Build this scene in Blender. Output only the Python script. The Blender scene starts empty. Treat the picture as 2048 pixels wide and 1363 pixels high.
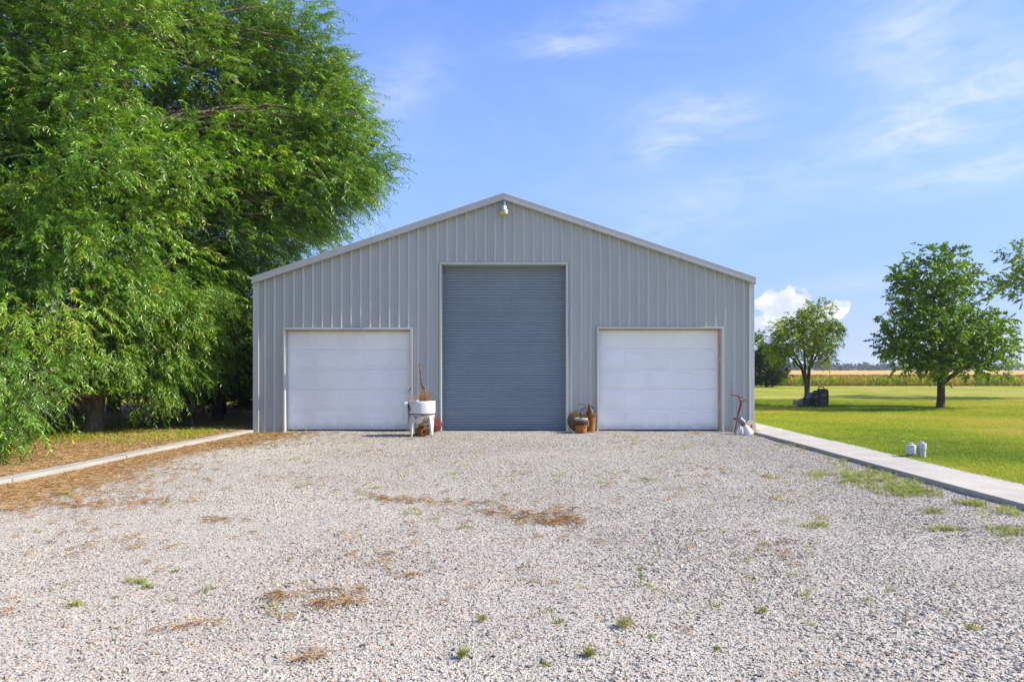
import bpy, bmesh, math, random
import numpy as np
from mathutils import Vector, Matrix
from math import radians as R, sin, cos, pi, sqrt

SC = bpy.context.scene
COL = SC.collection
rng = np.random.default_rng(7)
random.seed(7)

# ------------------------------------------------------------------ camera
CAM_H = 1.573
cam_d = bpy.data.cameras.new('camera')
cam = bpy.data.objects.new('camera', cam_d)
COL.objects.link(cam)
cam.location = (0, 0, CAM_H)
cam.rotation_euler = (R(90), 0, 0)
cam_d.sensor_width = 36
cam_d.lens = 24
cam_d.shift_x = -16 / 2048
cam_d.shift_y = 55.5 / 2048
cam_d.clip_start = 0.05
cam_d.clip_end = 6000
SC.camera = cam
FPX, VX, VY = 2048 * 24 / 36, 1040.0, 737.0

# ------------------------------------------------------------------ light
SUN_EL, SUN_FRONT = 38.0, 2.0
sdir = Vector((cos(R(SUN_EL)) * cos(R(SUN_FRONT)), -cos(R(SUN_EL)) * sin(R(SUN_FRONT)), sin(R(SUN_EL))))
sun_d = bpy.data.lights.new('sun', 'SUN')
sun_d.energy = 3.6
sun_d.angle = R(0.53)
sun_d.color = (1.0, 0.92, 0.79)
sun = bpy.data.objects.new('sun', sun_d)
COL.objects.link(sun)
sun.location = (30, 0, 40)
sun.rotation_euler = sdir.to_track_quat('Z', 'Y').to_euler()

world = bpy.data.worlds.new('World')
SC.world = world
world.use_nodes = True
SKY_STRENGTH = 0.115
SC.view_settings.view_transform = 'Standard'
SC.view_settings.look = 'None'
SC.view_settings.exposure = 1.16
SC.view_settings.gamma = 1
SC.view_settings.use_curve_mapping = False
SC.render.engine = 'CYCLES'
SC.cycles.use_denoising = True
SC.cycles.max_bounces = 6
SC.cycles.diffuse_bounces = 3
SC.cycles.transparent_max_bounces = 4
SC.cycles.volume_bounces = 0
SC.cycles.caustics_reflective = False
SC.cycles.caustics_refractive = False


class NT:
    """small node-tree writer"""
    def __init__(self, tree):
        self.t = tree
        self.n = tree.nodes
        self.l = tree.links

    def new(self, typ, **kw):
        nd = self.n.new(typ)
        for k, v in kw.items():
            setattr(nd, k, v)
        return nd

    def put(self, sock, v):
        if isinstance(v, bpy.types.NodeSocket):
            self.l.new(v, sock)
        else:
            sock.default_value = v

    def math(self, op, a, b=0.0, c=None, clamp=False):
        m = self.new('ShaderNodeMath', operation=op, use_clamp=clamp)
        self.put(m.inputs[0], a)
        self.put(m.inputs[1], b)
        if c is not None:
            self.put(m.inputs[2], c)
        return m.outputs[0]

    def mix(self, fac, a, b, mode='MIX'):
        m = self.new('ShaderNodeMix', data_type='RGBA', blend_type=mode)
        self.put(m.inputs[0], fac)
        self.put(m.inputs[6], a if isinstance(a, bpy.types.NodeSocket) else (*a, 1)[:4])
        self.put(m.inputs[7], b if isinstance(b, bpy.types.NodeSocket) else (*b, 1)[:4])
        return m.outputs[2]

    def noise(self, vec, scale, detail=4.0, rough=0.55, dist=0.0):
        m = self.new('ShaderNodeTexNoise')
        if vec is not None:
            self.l.new(vec, m.inputs['Vector'])
        m.inputs['Scale'].default_value = scale
        m.inputs['Detail'].default_value = detail
        m.inputs['Roughness'].default_value = rough
        m.inputs['Distortion'].default_value = dist
        return m.outputs['Fac']

    def ramp(self, fac, stops, interp='LINEAR'):
        m = self.new('ShaderNodeValToRGB')
        m.color_ramp.interpolation = interp
        el = m.color_ramp.elements
        while len(el) < len(stops):
            el.new(0.5)
        for e, (p, c) in zip(el, stops):
            e.position = p
            e.color = (*c, 1)[:4] if not isinstance(c, (int, float)) else (c, c, c, 1)
        self.put(m.inputs[0], fac)
        return m.outputs[0]

    def smooth(self, x, lo, hi, a=0.0, b=1.0):
        m = self.new('ShaderNodeMapRange', interpolation_type='SMOOTHSTEP')
        self.put(m.inputs[0], x)
        m.inputs[1].default_value = lo
        m.inputs[2].default_value = hi
        m.inputs[3].default_value = a
        m.inputs[4].default_value = b
        return m.outputs[0]

    def mapping(self, vec, scale=(1, 1, 1), loc=(0, 0, 0), rot=(0, 0, 0)):
        m = self.new('ShaderNodeMapping')
        self.l.new(vec, m.inputs[0])
        m.inputs['Location'].default_value = loc
        m.inputs['Rotation'].default_value = rot
        m.inputs['Scale'].default_value = scale
        return m.outputs[0]


def build_world():
    t = NT(world.node_tree)
    t.n.clear()
    out = t.new('ShaderNodeOutputWorld')
    bg = t.new('ShaderNodeBackground')
    t.l.new(bg.outputs[0], out.inputs[0])
    sky = t.new('ShaderNodeTexSky', sky_type='NISHITA')
    sky.sun_disc = False
    sky.sun_elevation = R(SUN_EL)
    sky.sun_rotation = R(90 + SUN_FRONT)
    sky.altitude = 100
    sky.air_density = 1.0
    sky.dust_density = 0.6
    sky.ozone_density = 2.0
    hs = t.new('ShaderNodeHueSaturation')
    hs.inputs['Hue'].default_value = 0.507
    hs.inputs['Saturation'].default_value = 1.15
    t.l.new(sky.outputs[0], hs.inputs['Color'])
    blue = t.mix(1.0, hs.outputs[0], (0.88, 0.91, 1.14), 'MULTIPLY')
    tc = t.new('ShaderNodeTexCoord')
    sep = t.new('ShaderNodeSeparateXYZ')
    t.l.new(tc.outputs['Generated'], sep.inputs[0])
    x, y, z = sep.outputs
    # azimuth / elevation of the view ray in degrees
    az = t.math('MULTIPLY', t.math('ARCTAN2', x, y), 180 / pi)
    el = t.math('MULTIPLY', t.math('ARCSINE', z), 180 / pi)
    # domain for wisps: long streaks
    comb = t.new('ShaderNodeCombineXYZ')
    t.l.new(az, comb.inputs[0])
    t.l.new(el, comb.inputs[1])
    wv = t.mapping(comb.outputs[0], scale=(0.05, 0.13, 1), rot=(0, 0, R(-14)))
    w1 = t.noise(wv, 1.8, 9, 0.66, 1.1)
    wv2 = t.mapping(comb.outputs[0], scale=(0.14, 0.50, 1), rot=(0, 0, R(-12)), loc=(3, 1, 4))
    w2 = t.noise(wv2, 1.5, 9, 0.66, 0.8)

    def azel(px, py):
        dx, dz = (px - VX) / FPX, (VY - py) / FPX
        return math.degrees(math.atan2(dx, 1)), math.degrees(math.atan2(dz, sqrt(1 + dx * dx)))

    total = None
    # soft cirrus patches: px, py, half-width px, half-height px, tilt deg, amount
    cirrus = [(1960, 190, 280, 110, 8, 0.50), (2010, 330, 300, 40, 6, 0.40), (1830, 50, 170, 100, 15, 0.40),
              (1800, 285, 130, 34, 0, 0.36), (1120, 92, 120, 26, 0, 0.42), (1400, 232, 150, 52, 0, 0.50),
              (1315, 302, 95, 34, 4, 0.46), (1440, 400, 420, 75, 14, 0.22), (790, 175, 120, 65, 20, 0.26),
              (1250, 30, 180, 40, 5, 0.26), (1760, 560, 240, 26, 3, 0.18), (2100, 700, 260, 50, 0, 0.35)]
    for (px, py, hw, hh, tilt, amt) in cirrus:
        a0, e0 = azel(px, py)
        a1, _ = azel(px + hw, py)
        _, e1 = azel(px, py - hh)
        sa, se = max(a1 - a0, 1), max(e1 - e0, 0.6)
        da = t.math('SUBTRACT', az, a0)
        de = t.math('SUBTRACT', el, e0)
        c, s = cos(R(tilt)), sin(R(tilt))
        u = t.math('DIVIDE', t.math('ADD', t.math('MULTIPLY', da, c), t.math('MULTIPLY', de, s)), sa)
        v = t.math('DIVIDE', t.math('SUBTRACT', t.math('MULTIPLY', de, c), t.math('MULTIPLY', da, s)), se)
        d2 = t.math('ADD', t.math('MULTIPLY', u, u), t.math('MULTIPLY', v, v))
        g = t.math('MULTIPLY', t.math('EXPONENT', t.math('MULTIPLY', d2, -1.3)), amt)
        total = g if total is None else t.math('ADD', total, g)
    # thin cloud veil, added thicker out of view to neutralise the blue skylight
    wide = t.math('ADD', 0.06, t.math('MULTIPLY', t.math('SUBTRACT', 1.0, t.smooth(y, -0.2, 0.75)), 0.42))
    veil = t.math('MULTIPLY', t.smooth(w1, 0.42, 0.74), wide)
    tex = t.smooth(t.math('ADD', t.math('MULTIPLY', w1, 0.55), t.math('MULTIPLY', w2, 0.45)), 0.32, 0.66, 0.10, 1.4)
    cir = t.math('ADD', t.math('MULTIPLY', t.math('MULTIPLY', total, 0.95), tex), veil)
    cir = t.math('MINIMUM', cir, 0.80)
    # pale band of air near the horizon
    hz = t.smooth(el, -2.0, 42.0, 0.93, 0.0)
    base = t.mix(hz, blue, (1.42, 2.22, 4.45))
    low = t.smooth(el, 0.0, 9.0, 0.62, 0.0)
    base = t.mix(low, base, (2.6, 3.0, 4.0))
    sky1 = t.mix(cir, base, (3.6, 3.8, 4.4))
    # a heaped cloud low over the field
    cn = t.noise(t.mapping(comb.outputs[0], scale=(0.62, 0.8, 1), loc=(0.4, 2.2, 0)), 1.0, 8, 0.62, 0.3)
    puff = None
    for (px, py, hw, hh) in [(1572, 625, 66, 50), (1600, 655, 66, 45), (1520, 670, 40, 45), (1668, 622, 34, 22), (1548, 610, 40, 30),
                             (1500, 700, 40, 50)]:
        a0, e0 = azel(px, py)
        a1, _ = azel(px + hw, py)
        _, e1 = azel(px, py - hh)
        u = t.math('DIVIDE', t.math('SUBTRACT', az, a0), a1 - a0)
        v = t.math('DIVIDE', t.math('SUBTRACT', el, e0), e1 - e0)
        g = t.math('SUBTRACT', 1.0, t.math('ADD', t.math('MULTIPLY', u, u), t.math('MULTIPLY', v, v)))
        puff = g if puff is None else t.math('MAXIMUM', puff, g)
    puff = t.math('ADD', puff, t.math('MULTIPLY', t.math('SUBTRACT', cn, 0.47), 2.6))
    lowfade = t.smooth(el, 1.5, 3.8)
    pm = t.math('MULTIPLY', t.smooth(puff, 0.05, 0.30), t.math('MULTIPLY', lowfade, 0.95))
    cn2 = t.noise(t.mapping(comb.outputs[0], scale=(0.5, 0.6, 1), loc=(1, 5, 0)), 1.0, 4, 0.5)
    pcol = t.mix(t.smooth(cn2, 0.42, 0.62), (3.0, 3.3, 4.0), (4.3, 4.35, 4.5))
    final = t.mix(pm, sky1, pcol)
    t.l.new(final, bg.inputs[0])
    bg.inputs[1].default_value = SKY_STRENGTH


build_world()


# ------------------------------------------------------------------ helpers
def px(x, y, Y):
    """the place that the picture point (x, y) shows at distance Y"""
    return Vector(((x - VX) / FPX * Y, Y, CAM_H - (y - VY) / FPX * Y))


def tag(o, label=None, cat=None, group=None, kind=None):
    if label:
        o['label'] = label
    if cat:
        o['category'] = cat
    if group:
        o['group'] = group
    if kind:
        o['kind'] = kind
    return o


def empty(name, loc, label, cat, group=None, rz=0.0):
    o = bpy.data.objects.new(name, None)
    o.empty_display_size = 0.2
    COL.objects.link(o)
    o.location = loc
    o.rotation_euler = (0, 0, rz)
    return tag(o, label, cat, group)


def link(name, me, mat, parent=None):
    o = bpy.data.objects.new(name, me)
    COL.objects.link(o)
    if mat is not None and not me.materials:
        me.materials.append(mat)
    if parent is not None:
        o.parent = parent
    return o


class MB:
    """collects shapes into one mesh (coordinates local to the parent)"""
    def __init__(self):
        self.v = []
        self.f = []
        self.sm = []

    def add(self, verts, faces, smooth=False):
        n = len(self.v)
        self.v += [tuple(p) for p in verts]
        self.f += [tuple(i + n for i in fc) for fc in faces]
        self.sm += [smooth] * len(faces)
        return self

    def box(self, x0, x1, y0, y1, z0, z1, M=None, taper=0.0):
        c = [(x0, y0, z0), (x1, y0, z0), (x1, y1, z0), (x0, y1, z0), (x0, y0, z1), (x1, y0, z1), (x1, y1, z1), (x0, y1, z1)]
        if taper:
            mx, my = (x0 + x1) / 2, (y0 + y1) / 2
            c = [(mx + (p[0] - mx) * (1 - (taper if i > 3 else 0)), my + (p[1] - my) * (1 - (taper if i > 3 else 0)), p[2]) for i, p in enumerate(c)]
        if M is not None:
            c = [M @ Vector(p) for p in c]
        return self.add(c, [(3, 2, 1, 0), (4, 5, 6, 7), (0, 1, 5, 4), (1, 2, 6, 5), (2, 3, 7, 6), (3, 0, 4, 7)])

    def lathe(self, prof, n=24, M=None, cap=True, smooth=True):
        vs, fs = [], []
        m = len(prof)
        for k in range(n):
            a = 2 * pi * k / n
            for (r, z) in prof:
                p = Vector((r * cos(a), r * sin(a), z))
                vs.append(M @ p if M is not None else p)
        for k in range(n):
            b = (k + 1) % n
            for j in range(m - 1):
                fs.append((k * m + j, b * m + j, b * m + j + 1, k * m + j + 1))
        self.add(vs, fs, smooth)
        if cap:
            if prof[0][0] > 1e-4:
                self.f.append(tuple(len(self.v) - n * m + k * m for k in reversed(range(n))))
                self.sm.append(False)
            if prof[-1][0] > 1e-4:
                self.f.append(tuple(len(self.v) - n * m + k * m + m - 1 for k in range(n)))
                self.sm.append(False)
        return self

    def tube(self, pts, rad, n=8, cap=True, smooth=True):
        pts = [Vector(p) for p in pts]
        if not hasattr(rad, '__len__'):
            rad = [rad] * len(pts)
        vs, fs = [], []
        ref = None
        for i, p in enumerate(pts):
            d = (pts[min(i + 1, len(pts) - 1)] - pts[max(i - 1, 0)]).normalized()
            if ref is None:
                ref = d.orthogonal().normalized()
            ref = (ref - d * ref.dot(d))
            ref = ref.normalized() if ref.length > 1e-6 else d.orthogonal().normalized()
            b = d.cross(ref)
            for k in range(n):
                a = 2 * pi * k / n
                vs.append(p + (ref * cos(a) + b * sin(a)) * rad[i])
        for i in range(len(pts) - 1):
            for k in range(n):
                q = (k + 1) % n
                fs.append((i * n + k, i * n + q, (i + 1) * n + q, (i + 1) * n + k))
        self.add(vs, fs, smooth)
        if cap:
            o = len(self.v) - len(vs)
            self.f.append(tuple(o + k for k in reversed(range(n))))
            self.f.append(tuple(o + (len(pts) - 1) * n + k for k in range(n)))
            self.sm += [False, False]
        return self

    def mesh(self, name):
        me = bpy.data.meshes.new(name)
        me.from_pydata(self.v, [], self.f)
        me.polygons.foreach_set('use_smooth', self.sm)
        me.update()
        if any(self.sm):
            me.set_sharp_from_angle(angle=R(48))
        return me

    def build(self, name, mat, parent=None, bevel=0.0):
        o = link(name, self.mesh(name), mat, parent)
        if bevel:
            b = o.modifiers.new('bevel', 'BEVEL')
            b.width = bevel
            b.segments = 2
            b.limit_method = 'ANGLE'
            b.angle_limit = R(40)
        return o


def np_mesh(name, verts, tris, tint=None, smooth=False, nside=3):
    me = bpy.data.meshes.new(name)
    nv, nf = len(verts), len(tris)
    me.vertices.add(nv)
    me.vertices.foreach_set('co', np.asarray(verts, np.float32).ravel())
    me.loops.add(nf * nside)
    me.loops.foreach_set('vertex_index', np.asarray(tris, np.int32).ravel())
    me.polygons.add(nf)
    me.polygons.foreach_set('loop_start', np.arange(0, nf * nside, nside, dtype=np.int32))
    if smooth:
        me.polygons.foreach_set('use_smooth', np.ones(nf, bool))
    me.update(calc_edges=True)
    if tint is not None:
        a = me.attributes.new('tint', 'FLOAT', 'POINT')
        a.data.foreach_set('value', np.asarray(tint, np.float32))
    return me


def new_mat(name):
    m = bpy.data.materials.new(name)
    m.use_nodes = True
    t = NT(m.node_tree)
    b = t.n['Principled BSDF']
    return m, t, b


def paint(name, col, rough=0.5, metal=0.0, var=0.08, scale=6.0, grime=None, grime_amt=0.0, grime_scale=3.0, bump=0.0, stretch=(1, 1, 1), spec=0.5, splash=0.0, piece=0.0):
    """a plain surface with slight uneven colour, optional dirt with a shape of its own"""
    m, t, b = new_mat(name)
    tc = t.new('ShaderNodeTexCoord')
    g = t.new('ShaderNodeNewGeometry')
    v = t.mapping(g.outputs['Position'], scale=stretch)
    n = t.noise(v, scale, 5, 0.6)
    lo = tuple(c * (1 - var) for c in col)
    hi = tuple(min(1, c * (1 + var)) for c in col)
    c = t.mix(t.smooth(n, 0.3, 0.7), lo, hi)
    if grime is not None:
        n2 = t.noise(v, grime_scale, 7, 0.65, 0.4)
        th = 0.72 - 0.35 * grime_amt
        c = t.mix(t.smooth(n2, th, th + 0.13), c, grime)
    if piece:
        oi = t.new('ShaderNodeObjectInfo')
        c = t.mix(1.0, c, t.ramp(oi.outputs['Random'], [(0, 1 - piece), (1, 1 + piece)]), 'MULTIPLY')
    if splash:
        sp = t.new('ShaderNodeSeparateXYZ')
        t.l.new(g.outputs['Position'], sp.inputs[0])
        edge = t.math('ADD', sp.outputs[2], t.math('MULTIPLY', t.noise(v, 5.0, 6, 0.7), -0.42))
        c = t.mix(t.smooth(edge, -0.16, 0.10, splash, 0.0), c, (0.33, 0.28, 0.21))
    t.l.new(c, b.inputs['Base Color'])
    b.inputs['Roughness'].default_value = rough
    b.inputs['Metallic'].default_value = metal
    b.inputs['Specular IOR Level'].default_value = spec
    if bump:
        bn = t.new('ShaderNodeBump')
        bn.inputs['Strength'].default_value = 0.6
        bn.inputs['Distance'].default_value = bump
        t.l.new(t.noise(v, scale * 6, 6, 0.65), bn.inputs['Height'])
        t.l.new(bn.outputs[0], b.inputs['Normal'])
    return m


def leaf_mat(name, stops, trans=0.38, rough=0.42, source='GEOMETRY', spec=0.35, boost=(1.35, 1.25, 0.8)):
    m, t, b = new_mat(name)
    at = t.new('ShaderNodeAttribute', attribute_name='tint', attribute_type=source)
    c = t.ramp(at.outputs['Fac'], stops)
    t.l.new(c, b.inputs['Base Color'])
    b.inputs['Roughness'].default_value = rough
    b.inputs['Specular IOR Level'].default_value = spec
    tr = t.new('ShaderNodeBsdfTranslucent')
    t.l.new(t.mix(1.0, c, boost, 'MULTIPLY'), tr.inputs[0])
    mx = t.new('ShaderNodeMixShader')
    mx.inputs[0].default_value = trans
    t.l.new(b.outputs[0], mx.inputs[1])
    t.l.new(tr.outputs[0], mx.inputs[2])
    t.l.new(mx.outputs[0], t.n['Material Output'].inputs[0])
    return m


def scatter(name, pts, rot, scl, variant, tint, sources, mat, kind='stuff', parent=None):
    """one object whose points carry small meshes (geometry nodes)"""
    n = len(pts)
    me = bpy.data.meshes.new(name)
    me.vertices.add(n)
    me.vertices.foreach_set('co', np.asarray(pts, np.float32).ravel())
    for nm, typ, arr in (('rot', 'FLOAT_VECTOR', rot), ('scl', 'FLOAT_VECTOR', scl)):
        a = me.attributes.new(nm, typ, 'POINT')
        a.data.foreach_set('vector', np.asarray(arr, np.float32).ravel())
    a = me.attributes.new('variant', 'INT', 'POINT')
    a.data.foreach_set('value', np.asarray(variant, np.int32))
    a = me.attributes.new('tint', 'FLOAT', 'POINT')
    a.data.foreach_set('value', np.asarray(tint, np.float32))
    o = link(name, me, None, parent)
    c = bpy.data.collections.new(name + '_pieces')
    for i, sm in enumerate(sources):
        if not sm.materials:
            sm.materials.append(mat)
        c.objects.link(bpy.data.objects.new('piece_%02d' % i, sm))
    ng = bpy.data.node_groups.new(name, 'GeometryNodeTree')
    ng.interface.new_socket('Geometry', in_out='INPUT', socket_type='NodeSocketGeometry')
    ng.interface.new_socket('Geometry', in_out='OUTPUT', socket_type='NodeSocketGeometry')
    N, L = ng.nodes, ng.links
    gi, go = N.new('NodeGroupInput'), N.new('NodeGroupOutput')
    ci = N.new('GeometryNodeCollectionInfo')
    ci.inputs['Collection'].default_value = c
    ci.inputs['Separate Children'].default_value = True
    ci.inputs['Reset Children'].default_value = True
    ip = N.new('GeometryNodeInstanceOnPoints')
    ip.inputs['Pick Instance'].default_value = True

    def attr(nm, typ):
        q = N.new('GeometryNodeInputNamedAttribute')
        q.data_type = typ
        q.inputs['Name'].default_value = nm
        return next(s for s in q.outputs if s.enabled and s.name == 'Attribute')
    L.new(gi.outputs[0], ip.inputs['Points'])
    L.new(ci.outputs[0], ip.inputs['Instance'])
    L.new(attr('variant', 'INT'), ip.inputs['Instance Index'])
    e2r = N.new('FunctionNodeEulerToRotation')
    L.new(attr('rot', 'FLOAT_VECTOR'), e2r.inputs[0])
    L.new(e2r.outputs[0], ip.inputs['Rotation'])
    L.new(attr('scl', 'FLOAT_VECTOR'), ip.inputs['Scale'])
    L.new(ip.outputs[0], go.inputs[0])
    md = o.modifiers.new('scatter', 'NODES')
    md.node_group = ng
    if kind:
        o['kind'] = kind
    return o


def vnoise(x, y, s, seed=0):
    """smooth value noise 0..1 on arrays"""
    r = np.random.default_rng(100 + seed)
    tab = r.random((256, 256))
    X, Y = np.asarray(x) / s + 1000, np.asarray(y) / s + 1000
    xi, yi = np.floor(X).astype(int), np.floor(Y).astype(int)
    fx, fy = X - xi, Y - yi
    fx, fy = fx * fx * (3 - 2 * fx), fy * fy * (3 - 2 * fy)
    g = lambda a, b: tab[a % 256, b % 256]
    return (g(xi, yi) * (1 - fx) + g(xi + 1, yi) * fx) * (1 - fy) + (g(xi, yi + 1) * (1 - fx) + g(xi + 1, yi + 1) * fx) * fy


# ------------------------------------------------------------------ materials
def stone_mat():
    m, t, b = new_mat('limestone_gravel')
    at = t.new('ShaderNodeAttribute', attribute_name='tint', attribute_type='INSTANCER')
    c = t.ramp(at.outputs['Fac'], [(0.0, (0.11, 0.095, 0.085)), (0.035, (0.20, 0.175, 0.155)), (0.09, (0.34, 0.305, 0.27)),
                                   (0.45, (0.405, 0.390, 0.322)), (0.72, (0.465, 0.450, 0.376)), (0.88, (0.565, 0.542, 0.46)),
                                   (0.90, (0.42, 0.30, 0.19)), (0.95, (0.45, 0.27, 0.15)), (1.0, (0.27, 0.15, 0.08))])
    g = t.new('ShaderNodeNewGeometry')
    n = t.noise(g.outputs['Position'], 160, 3, 0.6)
    c = t.mix(t.smooth(n, 0.3, 0.75), c, t.mix(1.0, c, (0.80, 0.77, 0.74), 'MULTIPLY'))
    t.l.new(c, b.inputs['Base Color'])
    b.inputs['Roughness'].default_value = 0.85
    b.inputs['Specular IOR Level'].default_value = 0.25
    return m


def gravel_base_mat():
    m, t, b = new_mat('gravel_bed')
    g = t.new('ShaderNodeNewGeometry')
    p = g.outputs['Position']
    vo = t.new('ShaderNodeTexVoronoi')
    vo.inputs['Scale'].default_value = 95
    t.l.new(p, vo.inputs['Vector'])
    sc = t.new('ShaderNodeSeparateColor')
    t.l.new(vo.outputs['Color'], sc.inputs[0])
    c = t.ramp(sc.outputs[0], [(0, (0.30, 0.265, 0.22)), (0.3, (0.44, 0.40, 0.34)), (0.85, (0.54, 0.50, 0.44)), (1, (0.42, 0.32, 0.22))])
    big = t.noise(p, 0.9, 5, 0.6)
    c = t.mix(t.smooth(big, 0.45, 0.7, 0, 0.5), c, (0.30, 0.25, 0.19))
    t.l.new(c, b.inputs['Base Color'])
    b.inputs['Roughness'].default_value = 0.95
    bn = t.new('ShaderNodeBump')
    bn.inputs['Strength'].default_value = 1
    bn.inputs['Distance'].default_value = 0.006
    bn.invert = True
    t.l.new(vo.outputs['Distance'], bn.inputs['Height'])
    t.l.new(bn.outputs[0], b.inputs['Normal'])
    return m


GRASS_STOPS = [(0.0, (0.16, 0.25, 0.014)), (0.30, (0.28, 0.375, 0.020)), (0.55, (0.40, 0.44, 0.030)), (0.75, (0.52, 0.46, 0.065)), (1.0, (0.60, 0.47, 0.15))]


def lawn_mat():
    m, t, b = new_mat('lawn_grass')
    stops = [(p_, tuple(k_ * 0.66 for k_ in c_)) for (p_, c_) in GRASS_STOPS]  # sheet colour darkened to stand in for the blades' self-shadowing
    g = t.new('ShaderNodeNewGeometry')
    p = g.outputs['Position']
    n1 = t.noise(p, 0.22, 5, 0.6, 0.6)
    n2 = t.noise(t.mapping(p, scale=(0.5, 1.6, 1)), 0.8, 6, 0.65)
    n3 = t.noise(p, 14, 5, 0.7)
    f = t.math('ADD', t.math('MULTIPLY', n1, 0.55), t.math('ADD', t.math('MULTIPLY', n2, 0.35), t.math('MULTIPLY', n3, 0.40)))
    c = t.ramp(t.smooth(f, 0.44, 0.81), stops)
    t.l.new(c, b.inputs['Base Color'])
    b.inputs['Roughness'].default_value = 0.9
    b.inputs['Specular IOR Level'].default_value = 0.15
    bn = t.new('ShaderNodeBump')
    bn.inputs['Strength'].default_value = 0.8
    bn.inputs['Distance'].default_value = 0.03
    t.l.new(t.noise(p, 30, 6, 0.7), bn.inputs['Height'])
    t.l.new(bn.outputs[0], b.inputs['Normal'])
    return m


def mulch_mat():
    m, t, b = new_mat('needle_mulch')
    g = t.new('ShaderNodeNewGeometry')
    p = g.outputs['Position']
    n1 = t.noise(t.mapping(p, rot=(0, 0, 0.7), scale=(1, 5, 1)), 22, 6, 0.7)
    n2 = t.noise(p, 1.1, 5, 0.6)
    c = t.ramp(n1, [(0.28, (0.08, 0.045, 0.02)), (0.48, (0.24, 0.14, 0.05)), (0.68, (0.39, 0.245, 0.095)), (0.8, (0.48, 0.35, 0.18))])
    n3 = t.noise(p, 18, 5, 0.7)
    gc = t.ramp(n3, [(0.3, (0.07, 0.11, 0.015)), (0.7, (0.24, 0.25, 0.05))])
    c = t.mix(t.smooth(n2, 0.52, 0.66), c, gc)
    t.l.new(c, b.inputs['Base Color'])
    b.inputs['Roughness'].default_value = 0.95
    bn = t.new('ShaderNodeBump')
    bn.inputs['Strength'].default_value = 0.9
    bn.inputs['Distance'].default_value = 0.02
    t.l.new(n1, bn.inputs['Height'])
    t.l.new(bn.outputs[0], b.inputs['Normal'])
    return m


def concrete_mat(name, col):
    m, t, b = new_mat(name)
    g = t.new('ShaderNodeNewGeometry')
    p = g.outputs['Position']
    oi = t.new('ShaderNodeObjectInfo')
    n = t.noise(p, 1.7, 6, 0.6)
    n2 = t.noise(p, 60, 4, 0.7)
    c = t.mix(t.smooth(n, 0.3, 0.7), tuple(k * 0.86 for k in col), tuple(k * 1.06 for k in col))
    c = t.mix(t.smooth(n2, 0.45, 0.8, 0, 0.5), c, tuple(k * 0.72 for k in col))
    c = t.mix(1.0, c, t.ramp(oi.outputs['Random'], [(0, (0.93, 0.93, 0.93)), (1, (1.03, 1.02, 1.0))]), 'MULTIPLY')
    n3 = t.noise(p, 4.2, 7, 0.7, 0.8)
    c = t.mix(t.smooth(n3, 0.62, 0.76, 0, 0.55), c, (0.22, 0.19, 0.15))
    t.l.new(c, b.inputs['Base Color'])
    b.inputs['Roughness'].default_value = 0.9
    bn = t.new('ShaderNodeBump')
    bn.inputs['Distance'].default_value = 0.004
    t.l.new(n2, bn.inputs['Height'])
    t.l.new(bn.outputs[0], b.inputs['Normal'])
    return m


def rust_mat(name, dark=(0.035, 0.02, 0.013), mid=(0.16, 0.065, 0.022), light=(0.36, 0.16, 0.045), scale=9.0):
    m, t, b = new_mat(name)
    g = t.new('ShaderNodeNewGeometry')
    p = g.outputs['Position']
    n = t.noise(p, scale, 7, 0.68, 0.5)
    c = t.ramp(n, [(0.30, dark), (0.47, mid), (0.62, light), (0.75, tuple(min(1, k * 1.3) for k in light))])
    t.l.new(c, b.inputs['Base Color'])
    b.inputs['Roughness'].default_value = 0.85
    b.inputs['Specular IOR Level'].default_value = 0.25
    bn = t.new('ShaderNodeBump')
    bn.inputs['Distance'].default_value = 0.006
    t.l.new(t.noise(p, scale * 7, 5, 0.7), bn.inputs['Height'])
    t.l.new(bn.outputs[0], b.inputs['Normal'])
    return m


def bark_mat(name, a, c2):
    m, t, b = new_mat(name)
    g = t.new('ShaderNodeNewGeometry')
    n = t.noise(t.mapping(g.outputs['Position'], scale=(1, 1, 0.22)), 22, 6, 0.7, 0.6)
    t.l.new(t.ramp(n, [(0.3, a), (0.7, c2)]), b.inputs['Base Color'])
    b.inputs['Roughness'].default_value = 0.95
    bn = t.new('ShaderNodeBump')
    bn.inputs['Distance'].default_value = 0.02
    t.l.new(n, bn.inputs['Height'])
    t.l.new(bn.outputs[0], b.inputs['Normal'])
    return m


M = {}
M['stone'] = stone_mat()
M['gravel'] = gravel_base_mat()
M['lawn'] = lawn_mat()
M['mulch'] = mulch_mat()
M['concrete'] = concrete_mat('pale_concrete', (0.455, 0.425, 0.365))
M['kerb'] = concrete_mat('kerb_concrete', (0.41, 0.385, 0.325))
M['sheet'] = paint('grey_sheet_metal', (0.412, 0.422, 0.384), 0.42, 0, 0.05, 1.2, (0.30, 0.28, 0.25), 0.25, 2.0, stretch=(3, 3, 0.35), splash=0.75, piece=0.035)
M['rib'] = paint('grey_rib_metal', (0.50, 0.505, 0.465), 0.40, 0, 0.05, 1.5, (0.30, 0.27, 0.23), 0.2, 3.0, stretch=(3, 3, 0.4))
M['trim'] = paint('light_trim_metal', (0.56, 0.56, 0.52), 0.42, 0, 0.05, 1.6, (0.36, 0.33, 0.28), 0.35, 2.4, stretch=(1, 1, 0.5))
M['fascia'] = paint('rake_trim_metal', (0.45, 0.45, 0.42), 0.42, 0, 0.04, 1.0, (0.34, 0.34, 0.31), 0.25, 2.0)
M['door_white'] = paint('white_door_paint', (0.88, 0.885, 0.83), 0.45, 0, 0.03, 1.3, (0.56, 0.54, 0.49), 0.10, 2.6, stretch=(1, 1, 0.6), splash=0.3, piece=0.012)
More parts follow.
